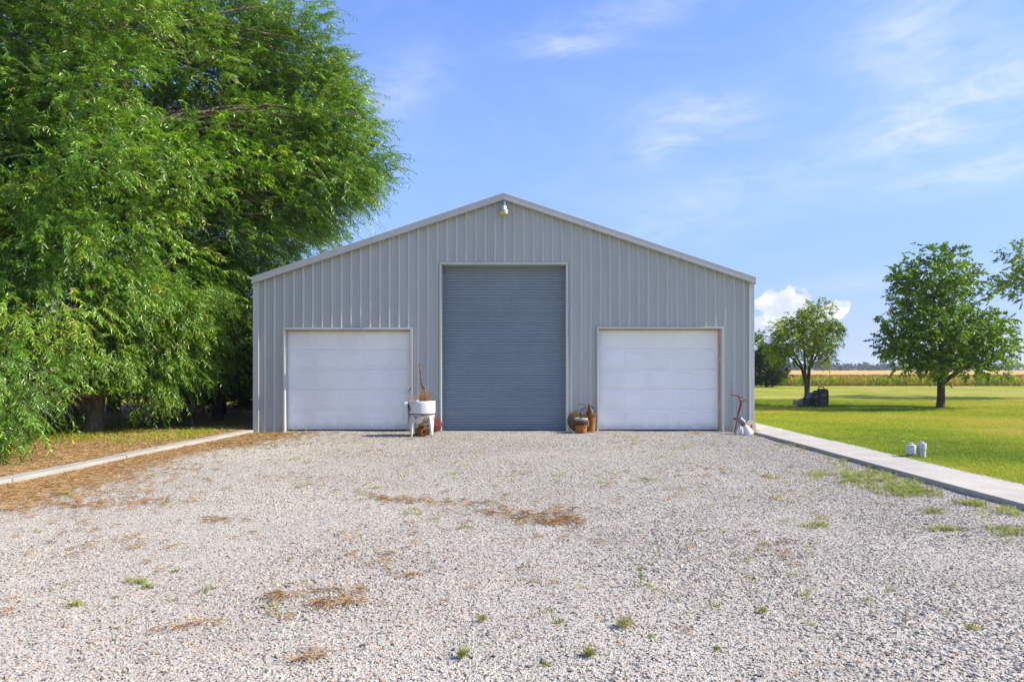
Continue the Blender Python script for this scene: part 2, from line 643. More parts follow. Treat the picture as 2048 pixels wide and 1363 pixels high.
M['slat'] = paint('blue_grey_slat', (0.205, 0.255, 0.28), 0.45, 0, 0.05, 0.8, (0.22, 0.24, 0.25), 0.3, 1.6, piece=0.04)
M['wood'] = paint('bare_tan_wood', (0.47, 0.33, 0.20), 0.8, 0, 0.15, 8, (0.66, 0.60, 0.50), 0.5, 5, stretch=(2, 2, 0.4))
M['rubber'] = paint('black_rubber', (0.018, 0.018, 0.018), 0.8)
M['galv'] = paint('galvanised_metal', (0.48, 0.54, 0.58), 0.38, 0.65, 0.12, 25)
M['lens'] = paint('yellowed_lens', (0.55, 0.49, 0.22), 0.25, 0, 0.10, 12)
M['enamel'] = paint('white_enamel_chipped', (0.60, 0.60, 0.585), 0.3, 0, 0.04, 4, (0.30, 0.14, 0.06), 0.22, 7)
M['enamel_rusty'] = paint('rusty_white_enamel', (0.58, 0.56, 0.52), 0.4, 0, 0.06, 6, (0.27, 0.13, 0.05), 0.74, 5.5)
M['enamel_leg'] = paint('white_leg_enamel', (0.58, 0.57, 0.54), 0.35, 0, 0.05, 6, (0.27, 0.13, 0.05), 0.42, 6)
M['rust'] = rust_mat('rust')
M['rust_dark'] = rust_mat('dark_rust', (0.018, 0.012, 0.01), (0.07, 0.032, 0.018), (0.17, 0.075, 0.03), 12)
M['rust_orange'] = rust_mat('orange_rust', (0.07, 0.032, 0.014), (0.24, 0.10, 0.026), (0.40, 0.18, 0.042), 8)
M['rust_olive'] = rust_mat('olive_rust', (0.05, 0.045, 0.03), (0.11, 0.085, 0.05), (0.20, 0.12, 0.055), 6)
M['rust_red'] = rust_mat('faded_red_paint', (0.10, 0.028, 0.024), (0.21, 0.052, 0.045), (0.28, 0.10, 0.08), 11)
M['grey_crust'] = paint('grey_crust', (0.31, 0.32, 0.26), 0.85, 0, 0.15, 20, (0.22, 0.17, 0.10), 0.4, 14, bump=0.004)
M['grindstone'] = paint('beige_wheel', (0.37, 0.31, 0.25), 0.9, 0, 0.12, 15, (0.22, 0.15, 0.10), 0.3, 10, bump=0.003)
M['mower_black'] = paint('black_mower_paint', (0.016, 0.015, 0.013), 0.5, 0, 0.2, 8, (0.04, 0.037, 0.03), 0.4, 9)
M['mower_grey'] = paint('dark_grey_mower_plastic', (0.040, 0.039, 0.037), 0.5, 0, 0.15, 8, (0.10, 0.09, 0.07), 0.3, 9)
M['mower_pale'] = paint('grey_mower_panel', (0.09, 0.088, 0.085), 0.5, 0, 0.15, 8)
M['pvc'] = paint('dull_white_plastic', (0.50, 0.52, 0.47), 0.5, 0, 0.05, 7, (0.30, 0.30, 0.16), 0.3, 5)
M['pole'] = paint('weathered_pole_wood', (0.12, 0.10, 0.08), 0.9)
M['house_wall'] = paint('white_siding', (0.72, 0.72, 0.72), 0.6)
M['house_roof'] = paint('grey_roof', (0.30, 0.30, 0.32), 0.7)
M['bark_big'] = bark_mat('grey_brown_bark', (0.07, 0.052, 0.032), (0.33, 0.255, 0.155))
M['bark_dark'] = bark_mat('dark_bark', (0.028, 0.022, 0.017), (0.11, 0.085, 0.065))
M['willow'] = leaf_mat('willow_leaf', [(0, (0.065, 0.165, 0.010)), (0.5, (0.145, 0.315, 0.014)), (0.85, (0.27, 0.46, 0.018)), (1.0, (0.42, 0.40, 0.06))], 0.38, 0.30, spec=0.6)
M['cedar'] = leaf_mat('cedar_foliage', [(0, (0.022, 0.055, 0.012)), (0.6, (0.045, 0.105, 0.017)), (1, (0.085, 0.15, 0.022))], 0.22, 0.6)
M['maple'] = leaf_mat('broad_leaf', [(0, (0.06, 0.135, 0.010)), (0.5, (0.13, 0.25, 0.014)), (1, (0.28, 0.39, 0.022))], 0.40, 0.42)
M['small'] = leaf_mat('fine_yellow_green_leaf', [(0, (0.08, 0.17, 0.012)), (0.5, (0.18, 0.29, 0.016)), (1, (0.38, 0.42, 0.025))], 0.42, 0.5)
M['far'] = leaf_mat('far_tree_foliage', [(0, (0.022, 0.045, 0.014)), (1, (0.055, 0.090, 0.022))], 0.2, 0.7)
M['blade'] = leaf_mat('grass_blade', GRASS_STOPS, 0.30, 0.55, 'INSTANCER', 0.2, (1.2, 1.15, 0.8))
M['weed'] = leaf_mat('weed_leaf', [(0, (0.19, 0.25, 0.05)), (0.5, (0.34, 0.38, 0.09)), (0.8, (0.46, 0.46, 0.20)), (1, (0.48, 0.31, 0.13))], 0.3, 0.6, 'INSTANCER', 0.2, (1.2, 1.15, 0.8))
M['weed_own'] = leaf_mat('weed_blade', [(0, (0.19, 0.25, 0.05)), (0.5, (0.34, 0.38, 0.09)), (0.8, (0.46, 0.46, 0.20)), (1, (0.48, 0.31, 0.13))], 0.3, 0.6, 'GEOMETRY', 0.2, (1.2, 1.15, 0.8))
M['needle'] = leaf_mat('dry_needle', [(0, (0.25, 0.14, 0.06)), (0.5, (0.46, 0.28, 0.115)), (1, (0.58, 0.42, 0.22))], 0.15, 0.7, 'INSTANCER', 0.15, (1, 1, 1))
M['straw'] = paint('dry_brown_grass', (0.36, 0.20, 0.09), 0.8, 0, 0.3, 20)
M['corn'] = leaf_mat('corn_leaf', [(0, (0.22, 0.34, 0.02)), (0.4, (0.40, 0.45, 0.035)), (0.65, (0.58, 0.49, 0.11)), (1, (0.62, 0.40, 0.14))], 0.42, 0.6, 'INSTANCER', 0.2, (1.1, 1.1, 0.8))
M['corn_top'] = paint('corn_tassel_canopy', (0.50, 0.315, 0.075), 0.95, 0, 0.18, 0.12, (0.34, 0.32, 0.06), 0.45, 0.05, bump=0.0, stretch=(0.35, 1, 1))
M['bean'] = paint('green_bean_field', (0.16, 0.25, 0.03), 0.95, 0, 0.15, 0.03, stretch=(0.3, 1, 1))


# ------------------------------------------------------------------ ground
FY = 16.65                                        # distance of the building's front


def kerb_in(y):
    return -6.46 + 0.0556 * (y - 16.4)


def gz(x, y):
    """height of the gravel"""
    x, y = np.asarray(x, float), np.asarray(y, float)
    s = np.clip((y - 13.0) / 3.2, 0, 1)
    s = s * s * (3 - 2 * s)
    side = np.clip((6.2 - np.abs(x + 0.2)) / 1.6, 0, 1)
    side = side * side * (3 - 2 * side)
    return 0.048 * s * side + 0.022 * (vnoise(x, y, 1.7, 1) - 0.5) + 0.012 * (vnoise(x, y, 0.5, 2) - 0.5)


LAWN_Z = 0.05
mb = MB()
mb.add([(-1250, -300, -0.12), (1250, -300, -0.12), (1250, 1240, -0.12), (-1250, 1240, -0.12)], [(0, 1, 2, 3)])
tag(mb.build('ground', M['lawn']), kind='structure')
mb = MB()
mb.add([(6.54, -40, LAWN_Z), (130, -40, LAWN_Z), (130, 60.2, LAWN_Z), (6.54, 60.2, LAWN_Z)], [(0, 1, 2, 3)])
mb.add([(-120, 30.0, LAWN_Z), (6.54, 30.0, LAWN_Z), (6.54, 60.2, LAWN_Z), (-120, 60.2, LAWN_Z)], [(0, 1, 2, 3)])
mb.add([(-120, -8, 0.0), (-20, -8, 0.0), (-20, 30.0, 0.0), (-120, 30.0, 0.0)], [(0, 1, 2, 3)])
tag(mb.build('lawn', M['lawn']), kind='structure')

xs = np.linspace(0, 1, 90)
ys = np.linspace(-8, 16.9, 170)
vv, ff = [], []
for y in ys:
    x0 = kerb_in(y) - 0.02
    X = x0 + (5.66 - x0) * xs
    for x_, z_ in zip(X, gz(X, np.full_like(X, y))):
        vv.append((x_, y, z_))
nx = len(xs)
for j in range(len(ys) - 1):
    for i in range(nx - 1):
        ff.append((j * nx + i, j * nx + i + 1, (j + 1) * nx + i + 1, (j + 1) * nx + i))
mb = MB()
mb.add(vv, ff, True)
tag(mb.build('gravel_drive', M['gravel']), kind='structure')

# bed of needles and thin grass left of the kerb
vv, ff = [], []
bx = np.linspace(0, 1, 60)
by = np.concatenate([np.linspace(-8, 30, 90), np.linspace(30.1, 30.3, 2)])
for y in by:
    x1 = kerb_in(min(y, 16.5)) - 0.25
    X = x1 - bx ** 1.6 * 14
    Z = 0.055 + 0.05 * (vnoise(X, np.full_like(X, y), 1.3, 5) - 0.4) * np.clip(bx * 60, 0, 1)
    for x_, z_ in zip(X, Z):
        vv.append((x_, y, z_))
nx = len(bx)
for j in range(len(by) - 1):
    for i in range(nx - 1):
        ff.append((j * nx + i, (j + 1) * nx + i, (j + 1) * nx + i + 1, j * nx + i + 1))
mb = MB()
mb.add(vv, ff, True)
tag(mb.build('mulch_bed', M['mulch']), kind='structure')

# concrete kerb, block after block
kerb = MB().box(-0.001, 0.001, -0.001, 0.001, -0.3, -0.29).build('kerb', M['kerb'])
tag(kerb, kind='structure')
yk = -3.0
k = 0
while yk < 16.5:
    y1 = min(yk + 2.45, 16.58)
    jit = random.uniform(-0.008, 0.008)
    b = MB()
    a0, a1 = kerb_in(yk) + jit, kerb_in(y1) + jit
    w, h = 0.29, 0.092 + random.uniform(-0.006, 0.006)
    b.add([(a0 - w, yk + 0.006, -0.1), (a0, yk + 0.006, -0.1), (a1, y1 - 0.006, -0.1), (a1 - w, y1 - 0.006, -0.1),
           (a0 - w, yk + 0.006, h), (a0 - 0.012, yk + 0.006, h), (a1 - 0.012, y1 - 0.006, h), (a1 - w, y1 - 0.006, h)],
          [(3, 2, 1, 0), (4, 5, 6, 7), (0, 1, 5, 4), (1, 2, 6, 5), (2, 3, 7, 6), (3, 0, 4, 7)])
    b.build('kerb_block', M['kerb'], kerb, 0.012)
    yk = y1

# concrete walk on the right, slab after slab
walk = MB().box(6.0, 6.001, 0, 0.001, -0.3, -0.29).build('walkway', M['concrete'])
tag(walk, kind='structure')
yk = -4.0
while yk < 34:
    y1 = yk + 1.52
    xl = 5.60 if yk < FY - 0.9 else 5.80
    if yk < FY < y1 + 0.9 and xl < 5.8:
        y1 = FY - 0.12
    b = MB().box(xl, 6.57, yk + 0.004, y1 - 0.004, -0.1, 0.075 + random.uniform(-0.004, 0.004))
    b.build('slab', M['concrete'], walk, 0.008)
    yk = y1

# ------------------------------------------------------------------ the metal building
AX, SL = -0.40, 1 / 3.0                           # ridge and slope
LX, RX = -6.49, 5.695
P = 0.2338


def rake(x):
    return 5.66 - abs(x - AX) * SL


bld = empty('metal_building', (0, FY, 0), 'wide grey ribbed metal workshop with low gable and three closed doors', 'building')
DOORS = [(-5.72, -2.67, 2.52), (-1.91, 1.122, 4.11), (1.915, 4.915, 2.545)]   # left, right, top


def bottom(x):
    for (a, b_, t_) in DOORS:
        if a - 0.06 < x < b_ + 0.06:
            return t_ + 0.055
    return 0.0


# breakpoints of the sheet across one bay: two low stiffening ridges between ribs
ribs = [AX + 0.016 + k * P for k in range(-26, 27) if LX + 0.08 < AX + 0.016 + k * P < RX - 0.06]
edges = sorted([LX + 0.01] + [e for d in DOORS for e in (d[0] - 0.06, d[1] + 0.06)] + [RX - 0.01])


def sheet_y(x):
    u = ((x - (AX + 0.016)) / P) % 1.0
    y = 0.0
    for c in (0.34, 0.66):
        d = abs(u - c) * P
        y = max(y, 0.0035 * min(1, max(0, (0.026 - d) / 0.012)))
    return -y


bounds = [LX + 0.01] + [ribs[i] for i in range(2, len(ribs), 4)] + [RX - 0.01]
for pa, pb in zip(bounds[:-1], bounds[1:]):
    if pb - pa < 0.02:
        continue
    b = MB()
    br = {pa, pb}
    for kk in range(-30, 31):
        for c in (0.34, 0.66):
            for off in (-0.026, -0.014, 0.014, 0.026):
                q = AX + 0.016 + kk * P + c * P + off
                if pa < q < pb:
                    br.add(q)
    for e in edges:
        for q in (e - 0.0002, e + 0.0002):
            if pa < q < pb:
                br.add(q)
    if pa < AX < pb:
        br.add(AX)
    br = sorted(br)
    for a, c in zip(br[:-1], br[1:]):
        if c - a < 0.001:
            continue
        z0 = bottom((a + c) / 2)
        b.add([(a, sheet_y(a), z0), (c, sheet_y(c), z0), (c, sheet_y(c), rake(c) + 0.05), (a, sheet_y(a), rake(a) + 0.05)], [(0, 1, 2, 3)])
    panel = b.build('wall_panel', M['sheet'], bld)
    for r in ribs:
        if pa - 1e-6 <= r < pb - 1e-6:
            # raised rib: a trapezoid standing proud of the sheet
            near = [bottom(r - 0.03), bottom(r), bottom(r + 0.03)]
            z0 = max(near)
            z1 = rake(r) + 0.03
            w0, w1, hh = 0.038, 0.011, 0.030
            q = MB()
            q.add([(r - w0, -0.001, z0), (r - w1, -hh, z0), (r + w1, -hh, z0), (r + w0, -0.001, z0),
                   (r - w0, -0.001, z1), (r - w1, -hh, z1), (r + w1, -hh, z1), (r + w0, -0.001, z1)],
                  [(0, 1, 5, 4), (1, 2, 6, 5), (2, 3, 7, 6), (0, 3, 2, 1), (4, 5, 6, 7)])
            q.build('rib', M['rib'], panel)
# screws along the girts, one small part of the front
sb = MB()
for r in ribs:
    for zz in (0.16, 1.30, 2.72, 3.25):
        for off in (-0.044, 0.044):
            if zz > bottom(r + off) + 0.06 and zz < rake(r) - 0.15 and zz > bottom(r) + 0.06:
                sb.lathe([(0.0075, 0), (0.006, 0.005)], 6, Matrix.Translation((r + off, -0.0005, zz)) @ Matrix.Rotation(R(90), 4, 'X'), smooth=False)
tag(sb.build('screw_heads', M['galv'], bld), kind='stuff')

# side and back walls, roof
D_B = 18.0
for nm, x0, x1 in (('side_wall', LX, LX + 0.05), ('side_wall', RX - 0.05, RX)):
    b = MB().box(x0, x1, 0.03, D_B, 0.0, rake(LX if x0 < 0 else RX) + 0.02)
    y = 0.3
    while y < D_B - 0.2:
        b.box(x0 - 0.026 if x0 < 0 else x1 - 0.002, x0 + 0.002 if x0 < 0 else x1 + 0.026, y, y + 0.035, 0.02, rake(LX) - 0.05)
        y += P
    b.build(nm, M['sheet'], bld)
b = MB()
b.add([(LX, D_B, 0), (RX, D_B, 0), (RX, D_B, rake(RX)), (AX, D_B, rake(AX)), (LX, D_B, rake(LX))], [(0, 1, 2, 3, 4)])
b.build('back_wall', M['sheet'], bld)
for s, xe in ((-1, LX - 0.012), (1, RX + 0.022)):
    b = MB()
    t0, t1 = rake(AX) + 0.155, rake(xe) + 0.155
    b.add([(AX, -0.10, t0), (xe, -0.10, t1), (xe, D_B + 0.1, t1), (AX, D_B + 0.1, t0),
           (AX, -0.10, t0 - 0.06), (xe, -0.10, t1 - 0.06), (xe, D_B + 0.1, t1 - 0.06), (AX, D_B + 0.1, t0 - 0.06)],
          [(0, 1, 2, 3), (7, 6, 5, 4), (0, 4, 5, 1), (1, 5, 6, 2), (2, 6, 7, 3), (3, 7, 4, 0)])
    b.build('roof_slope', M['fascia'], bld)
# rake trim in lengths, each an upper fascia with a lower lip
for s, xe in ((-1, LX - 0.015), (1, RX + 0.025)):
    L_ = abs(xe - AX)
    cuts = [0, 0.62 if s < 0 else 4.9, 3.2, L_] if s < 0 else [0, 2.2, 4.3, L_]
    cuts = sorted(cuts)
    for c0, c1 in zip(cuts[:-1], cuts[1:]):
        b = MB()
        a, c = AX + s * (c0 + (0.002 if c0 else 0)), AX + s * (c1 - 0.002)
        if s < 0:
            a, c = c, a
        for (za, zb, ya, yb) in ((0.058, 0.172, -0.125, -0.102), (0.0, 0.055, -0.145, -0.045)):
            b.add([(a, ya, rake(a) + za), (c, ya, rake(c) + za), (c, yb, rake(c) + za), (a, yb, rake(a) + za),
                   (a, ya, rake(a) + zb), (c, ya, rake(c) + zb), (c, yb, rake(c) + zb), (a, yb, rake(a) + zb)],
                  [(3, 2, 1, 0), (4, 5, 6, 7), (0, 1, 5, 4), (1, 2, 6, 5), (2, 3, 7, 6), (3, 0, 4, 7)])
        b.build('rake_trim', M['fascia'], bld, 0.006)
# corner trims
for x0, x1 in ((LX - 0.012, LX + 0.135), (RX - 0.125, RX + 0.012)):
    b = MB()
    zt = rake(LX) + 0.06
    b.box(x0, x1, -0.036, 0.08, -0.05, zt)
    if x0 < 0:
        b.box(x1 - 0.03, x1 - 0.002, -0.046, -0.037, -0.05, zt - 0.02)
    else:
        b.box(x0 + 0.002, x0 + 0.03, -0.046, -0.037, -0.05, zt - 0.02)
    b.build('corner_trim', M['trim'], bld, 0.006)
# base slab edge seen under the doors
for (a, c, t_) in DOORS:
    MB().box(a - 0.05, c + 0.05, -0.02, 0.6, -0.2, 0.042).build('threshold', M['concrete'], bld, 0.01)
# opening frames
for (a, c, t_) in DOORS:
    w = 0.052
    MB().box(a - w, a, -0.048, 0.20, 0.02, t_).build('door_jamb', M['trim'], bld, 0.005)
    MB().box(c, c + w, -0.048, 0.20, 0.02, t_).build('door_jamb', M['trim'], bld, 0.005)
    MB().box(a - w, c + w, -0.048, 0.20, t_ + 0.001, t_ + w).build('door_header', M['trim'], bld, 0.005)

# sectional overhead doors: five sections of five raised panels
for (a, c, t_) in (DOORS[0], DOORS[2]):
    W = c - a
    dr = MB().box(a, c, 0.20, 0.24, 0.045, t_ + 0.05).build('overhead_door', M['door_white'], bld)
    z0, H = 0.075, (t_ - 0.055) / 5
    for i in range(5):
        MB().box(a + 0.004, c - 0.004, 0.172, 0.199, z0 + i * H + 0.0015, z0 + (i + 1) * H - 0.0015).build('door_section', M['door_white'], dr, 0.003)
        for j in range(5):
            cx = a + W * (j + 0.5) / 5
            cz = z0 + (i + 0.5) * H
            hw, hh = W / 10 - 0.055, H / 2 - 0.07
            b = MB()
            yb = 0.1715
            ring = [(1.0, 0.0), (0.975, -0.007), (0.92, -0.007), (0.88, -0.002), (0.80, -0.008)]
            vs = []
            for (f_, yo) in ring:
                ex, ez = hw - (1 - f_) * 0.24, hh - (1 - f_) * 0.24
                vs += [(cx - ex, yb + yo, cz - ez), (cx + ex, yb + yo, cz - ez), (cx + ex, yb + yo, cz + ez), (cx - ex, yb + yo, cz + ez)]
            fs = []
            for q in range(len(ring) - 1):
                for m_ in range(4):
                    n_ = (m_ + 1) % 4
                    fs.append((q * 4 + m_, q * 4 + n_, q * 4 + 4 + n_, q * 4 + 4 + m_))
            e = (len(ring) - 1) * 4
            fs.append((e, e + 1, e + 2, e + 3))
            b.add(vs, fs)
            b.build('raised_panel', M['door_white'], dr)
    MB().box(a + 0.03, c - 0.03, 0.176, 0.199, 0.046, 0.078).build('bottom_seal', M['rubber'], dr)
    # wooden stops inside the frame
    MB().box(a + 0.001, c - 0.001, 0.13, 0.165, t_ - 0.028, t_ - 0.001).build('door_stop', M['wood'], bld)
    if a > 0:
        MB().box(c - 0.034, c - 0.001, 0.10, 0.165, 0.05, t_ - 0.03).build('door_stop', M['wood'], bld)
    else:
        MB().box(c - 0.020, c - 0.001, 0.12, 0.165, 0.05, t_ - 0.03).build('door_stop', M['wood'], bld)
# bent flap of weather strip at the left door's right edge
MB().tube([(-2.66, -0.055, 1.12), (-2.685, -0.075, 1.04), (-2.73, -0.085, 0.985)], [0.012, 0.016, 0.006], 6).build('loose_strip', M['rust_olive'], bld)

# roller door of sixty slats
a, c, t_ = DOORS[1]
roll = MB().box(a, c, 0.245, 0.28, 0.045, t_ + 0.05).build('roller_door', M['slat'], bld)
NS = 60
hs_ = (t_ + 0.03 - 0.06) / NS
b = MB()
prof = [(0.0, -0.002), (0.004, -0.009), (hs_ * 0.28, -0.016), (hs_ * 0.62, -0.016), (hs_ * 0.90, -0.009), (hs_ * 0.96, -0.002)]
vs = [(xx, yy, zz) for xx in (a + 0.002, c - 0.002) for (zz, yy) in prof]
n_ = len(prof)
fs = [(i, n_ + i, n_ + i + 1, i + 1) for i in range(n_ - 1)]
fs += [tuple(range(n_)), tuple(reversed(range(n_, 2 * n_)))]
b.add(vs, fs)
slat_me = b.mesh('slat')
slat_me.materials.append(M['slat'])
for i in range(NS):
    o = link('slat', slat_me, None, roll)
    o.location = (0, 0.2445, 0.06 + i * hs_)
MB().box(a + 0.01, c - 0.01, 0.215, 0.243, 0.043, 0.059).build('bottom_bar', M['rubber'], roll)
for xx in (a + 0.001, c - 0.028):
    MB().box(xx, xx + 0.027, 0.195, 0.222, 0.05, t_ - 0.001).build('door_guide', M['slat'], roll)

# ------------------------------------------------------------------ yard lamp under the ridge
lp = px(1007, 400, FY - 0.26)
LAMP_S = 0.80
lamp = empty('wall_lamp', (lp.x, FY - 0.15, 5.52), 'galvanised yard lamp with yellowed lens under the gable peak', 'lamp')
MB().tube([(0, 0.15, 0.02), (0, 0.06, 0.02), (0, -0.02, 0.0), (0, -0.08, -0.03)], 0.022, 8).build('arm', M['galv'], lamp)
MB().lathe([(0.0, 0.06), (0.055, 0.055), (0.06, 0.0), (0.062, -0.045), (0.05, -0.05)], 20, Matrix.Translation((0, -0.10, 0.03))).build('photocell', paint('blue_grey_cap', (0.10, 0.20, 0.27), 0.4), lamp)
MB().lathe([(0.05, 0), (0.085, -0.03), (0.095, -0.06), (0.098, -0.13), (0.11, -0.15)], 24, Matrix.Translation((0, -0.10, -0.015))).build('housing', M['galv'], lamp)
MB().lathe([(0.10, 0), (0.145, -0.008), (0.15, -0.025), (0.10, -0.028)], 24, Matrix.Translation((0, -0.10, -0.166))).build('reflector_ring', M['galv'], lamp)
MB().lathe([(0.125, 0), (0.136, -0.03), (0.13, -0.08), (0.10, -0.115), (0.05, -0.13), (0.0, -0.132)], 24, Matrix.Translation((0, -0.10, -0.192))).build('lens', M['lens'], lamp)

lamp.scale = (LAMP_S,) * 3
lamp.location.y = FY - 0.12

# ------------------------------------------------------------------ wringer washer used as a planter
WY = 15.55
wx = (844 - VX) / FPX * WY
g0 = float(gz(wx, WY))
was = empty('wringer_washer', (wx, WY, g0), 'old white wringer washer on four legs with rust, reused as a planter', 'washing machine', rz=R(6))
b = MB()
b.lathe([(0.285, 0.515), (0.302, 0.52), (0.305, 0.56), (0.305, 0.76), (0.302, 0.795), (0.290, 0.805), (0.278, 0.795), (0.274, 0.70), (0.0, 0.70)], 40)
b.build('tub', M['enamel'], was)
MB().lathe([(0.296, 0.0), (0.309, 0.002), (0.309, 0.018), (0.296, 0.02)], 40, Matrix.Translation((0, 0, 0.505))).build('band', M['rubber'], was)
MB().lathe([(0.0, 0.25), (0.10, 0.255), (0.20, 0.28), (0.262, 0.33), (0.285, 0.40), (0.292, 0.503)], 40).build('skirt', M['enamel_rusty'], was)
for i, ang in enumerate((45, 135, 225, 315)):
    ca, sa = cos(R(ang)), sin(R(ang))
    b = MB()
    sec = [(0.0, 0.318, 0.014, 0.012), (0.10, 0.314, 0.028, 0.022), (0.28, 0.300, 0.050, 0.034), (0.42, 0.291, 0.064, 0.026), (0.48, 0.289, 0.058, 0.012)]
    vs = []
    for (z_, r_, hw, th) in sec:
        for (u, d) in ((-hw, -th), (hw, -th), (hw, th), (-hw, th)):
            vs.append((ca * (r_ + d) - sa * u, sa * (r_ + d) + ca * u, z_))
    fs = []
    for q in range(len(sec) - 1):
        for m_ in range(4):
            n2_ = (m_ + 1) % 4
            fs.append((q * 4 + m_, q * 4 + n2_, q * 4 + 4 + n2_, q * 4 + 4 + m_))
    fs += [(3, 2, 1, 0), tuple(len(vs) - 4 + q for q in range(4))]
    b.add(vs, fs)
    lg = b.build('leg', M['enamel_leg'], was, 0.008)
    MB().lathe([(0.016, 0.0), (0.018, 0.02), (0.012, 0.05)], 10, Matrix.Translation((ca * 0.318, sa * 0.318, -0.004))).build('caster', M['rust_dark'], lg)
b = MB().box(-0.415, -0.300, -0.13, 0.05, 0.27, 0.78)
b.build('gear_column', M['enamel'], was, 0.03)
MB().tube([(-0.33, -0.06, 0.72), (-0.30, -0.13, 0.70), (-0.285, -0.17, 0.66), (-0.27, -0.19, 0.58)], 0.016, 8).build('wringer_bracket', M['rust_dark'], was)
b = MB()
b.lathe([(0.10, 0.0), (0.115, 0.02), (0.115, 0.16), (0.07, 0.20), (0.06, 0.27)], 18, Matrix.Translation((-0.02, 0.0, 0.0)))
b.box(-0.16, 0.02, -0.09, 0.06, 0.05, 0.17)
b.lathe([(0.07, -0.09), (0.07, 0.09)], 16, Matrix.Translation((0.12, -0.02, 0.12)) @ Matrix.Rotation(R(90), 4, 'X'))
b.tube([(-0.2, 0.05, 0.03), (0.0, -0.12, 0.05), (0.19, -0.04, 0.03)], 0.018, 6)
b.build('motor', M['rust'], was, 0.004)
# dead grass in the tub
dg = empty('dried_grass', (wx, WY, g0 + 0.70), 'clump of dead brown grass growing out of the white washer tub', 'dead plant')
b = MB()
for i in range(210):
    ang, rr = random.uniform(0, 2 * pi), 0.24 * sqrt(random.random())
    x0, y0 = rr * cos(ang), rr * sin(ang)
    big = random.random() < 0.5
    if big:
        x0, y0 = 0.05 + 0.09 * random.uniform(-1, 1), 0.07 * random.uniform(-1, 1)
    h = random.uniform(0.12, 0.30) if not big else random.uniform(0.2, 0.40)
    lx, ly = random.uniform(-0.10, 0.10) + x0 * 0.5, random.uniform(-0.1, 0.1)
    b.tube([(x0, y0, 0.0), (x0 + lx * 0.35, y0 + ly * 0.35, h * 0.6), (x0 + lx, y0 + ly, h)], [0.0028, 0.0024, 0.001], 3, cap=False)
tag(b.build('blades', M['straw'], dg), kind='stuff')
MB().lathe([(0.0, 0.028), (0.20, 0.018), (0.272, 0.004)], 24, cap=False).build('soil', M['mulch'], dg)
# rusty pump handle leaning in the tub
base = px(849, 800, WY + 0.08)
ph = empty('pump_handle', base, 'rusty iron pump handle with a curled hook, upright in the washer planter', 'iron handle')
q = lambda x, y, Y: px(x, y, Y) - base
MB().tube([q(838.5, 727, 15.9), q(839.2, 732, 15.9), q(840.5, 742, 15.88), q(843.5, 772, 15.8)], [0.012, 0.017, 0.015, 0.014], 8).build('bar', M['rust'], ph)
MB().tube([q(843.3, 771, 15.8), q(846.0, 772, 15.79), q(849.0, 776, 15.78), q(850.5, 783, 15.76), q(849.5, 792, 15.72), q(849, 812, 15.65)], [0.018, 0.020, 0.021, 0.020, 0.024, 0.02], 8).build('hook', M['rust'], ph)
MB().tube([q(843.5, 770, 15.8), q(845, 775, 15.76), q(847, 780, 15.72), q(845, 786, 15.7)], [0.016, 0.022, 0.020, 0.012], 8).build('clevis', M['rust_dark'], ph)
# rusty disc behind the washer
dc = Vector(((868 - VX) / FPX * 16.3, 16.36, 0.0))
dc.z = float(gz(dc.x, dc.y)) + 0.185
disc = MB().lathe([(0.0, 0.03), (0.06, 0.028), (0.12, 0.018), (0.182, 0.0), (0.184, -0.006), (0.12, 0.010), (0.0, 0.020)], 32, Matrix.Rotation(R(78), 4, 'X')).build('plough_disc', M['rust_red'])
disc.location = dc
tag(disc, 'reddish rusty plough disc standing behind the white washer', 'disc')

# ------------------------------------------------------------------ rusty pumps between the roller door and the right door
BY = 16.12
bxx = (1162 - VX) / FPX * BY
g1 = float(gz(bxx, BY))
buck = empty('rusty_bucket', (bxx, BY, g1), 'short rusty iron pot with crusted pale rim and pipe stub, left of the tall pump', 'iron pot')
MB().lathe([(0.122, 0.0), (0.135, 0.01), (0.143, 0.12), (0.146, 0.16), (0.152, 0.165), (0.155, 0.325), (0.13, 0.325), (0.13, 0.30), (0.0, 0.30)], 32).build('body', M['rust_orange'], buck)
b = MB()
b.lathe([(0.157, 0.308), (0.160, 0.312), (0.163, 0.345), (0.152, 0.36), (0.12, 0.352), (0.10, 0.33), (0.05, 0.326), (0.0, 0.326)], 32)
b.build('rim', M['grey_crust'], buck)
MB().lathe([(0.030, 0.32), (0.030, 0.36), (0.022, 0.362), (0.022, 0.47), (0.0, 0.472)], 14, Matrix.Translation((-0.005, 0, 0))).build('pipe_stub', M['rust_dark'], buck)
MB().lathe([(0.156, 0.19), (0.1575, 0.195), (0.1575, 0.306), (0.156, 0.307)], 32).build('dark_band', M['rust_dark'], buck)
MB().tube([(-0.155, 0.0, 0.30), (-0.19, 0.0, 0.31)], 0.009, 6).build('lug', M['rust_dark'], buck)
MB().tube([(0.165, 0, 0.30), (0.178, -0.01, 0.25), (0.172, -0.02, 0.19), (0.155, -0.03, 0.16)], 0.010, 6).build('drip', M['grey_crust'], buck)
hb = Vector((bxx, BY, g1 + 0.47))
hd = empty('crank_handle', hb, 'thin rusty crank rod bending above the short iron pot', 'rod')
q = lambda x, y, Y=16.12: px(x, y, Y) - hb
MB().tube([q(1161.8, 825), q(1162.3, 820), q(1164.5, 817), q(1170, 815), q(1172.5, 812), q(1172.5, 809.5), q(1169, 808.5), q(1163, 808.2), q(1157, 807.5), q(1155.3, 806.5)], [0.012, 0.011, 0.010, 0.010, 0.011, 0.011, 0.010, 0.010, 0.009, 0.012], 8).build('rod', M['rust'], hd)
TY = 16.40
tx = (1182.5 - VX) / FPX * TY
g2 = float(gz(tx, TY))
pump = empty('pitcher_pump', (tx, TY, g2), 'tall rusty hand pump cylinder with flanged top beside the right door frame', 'pump')
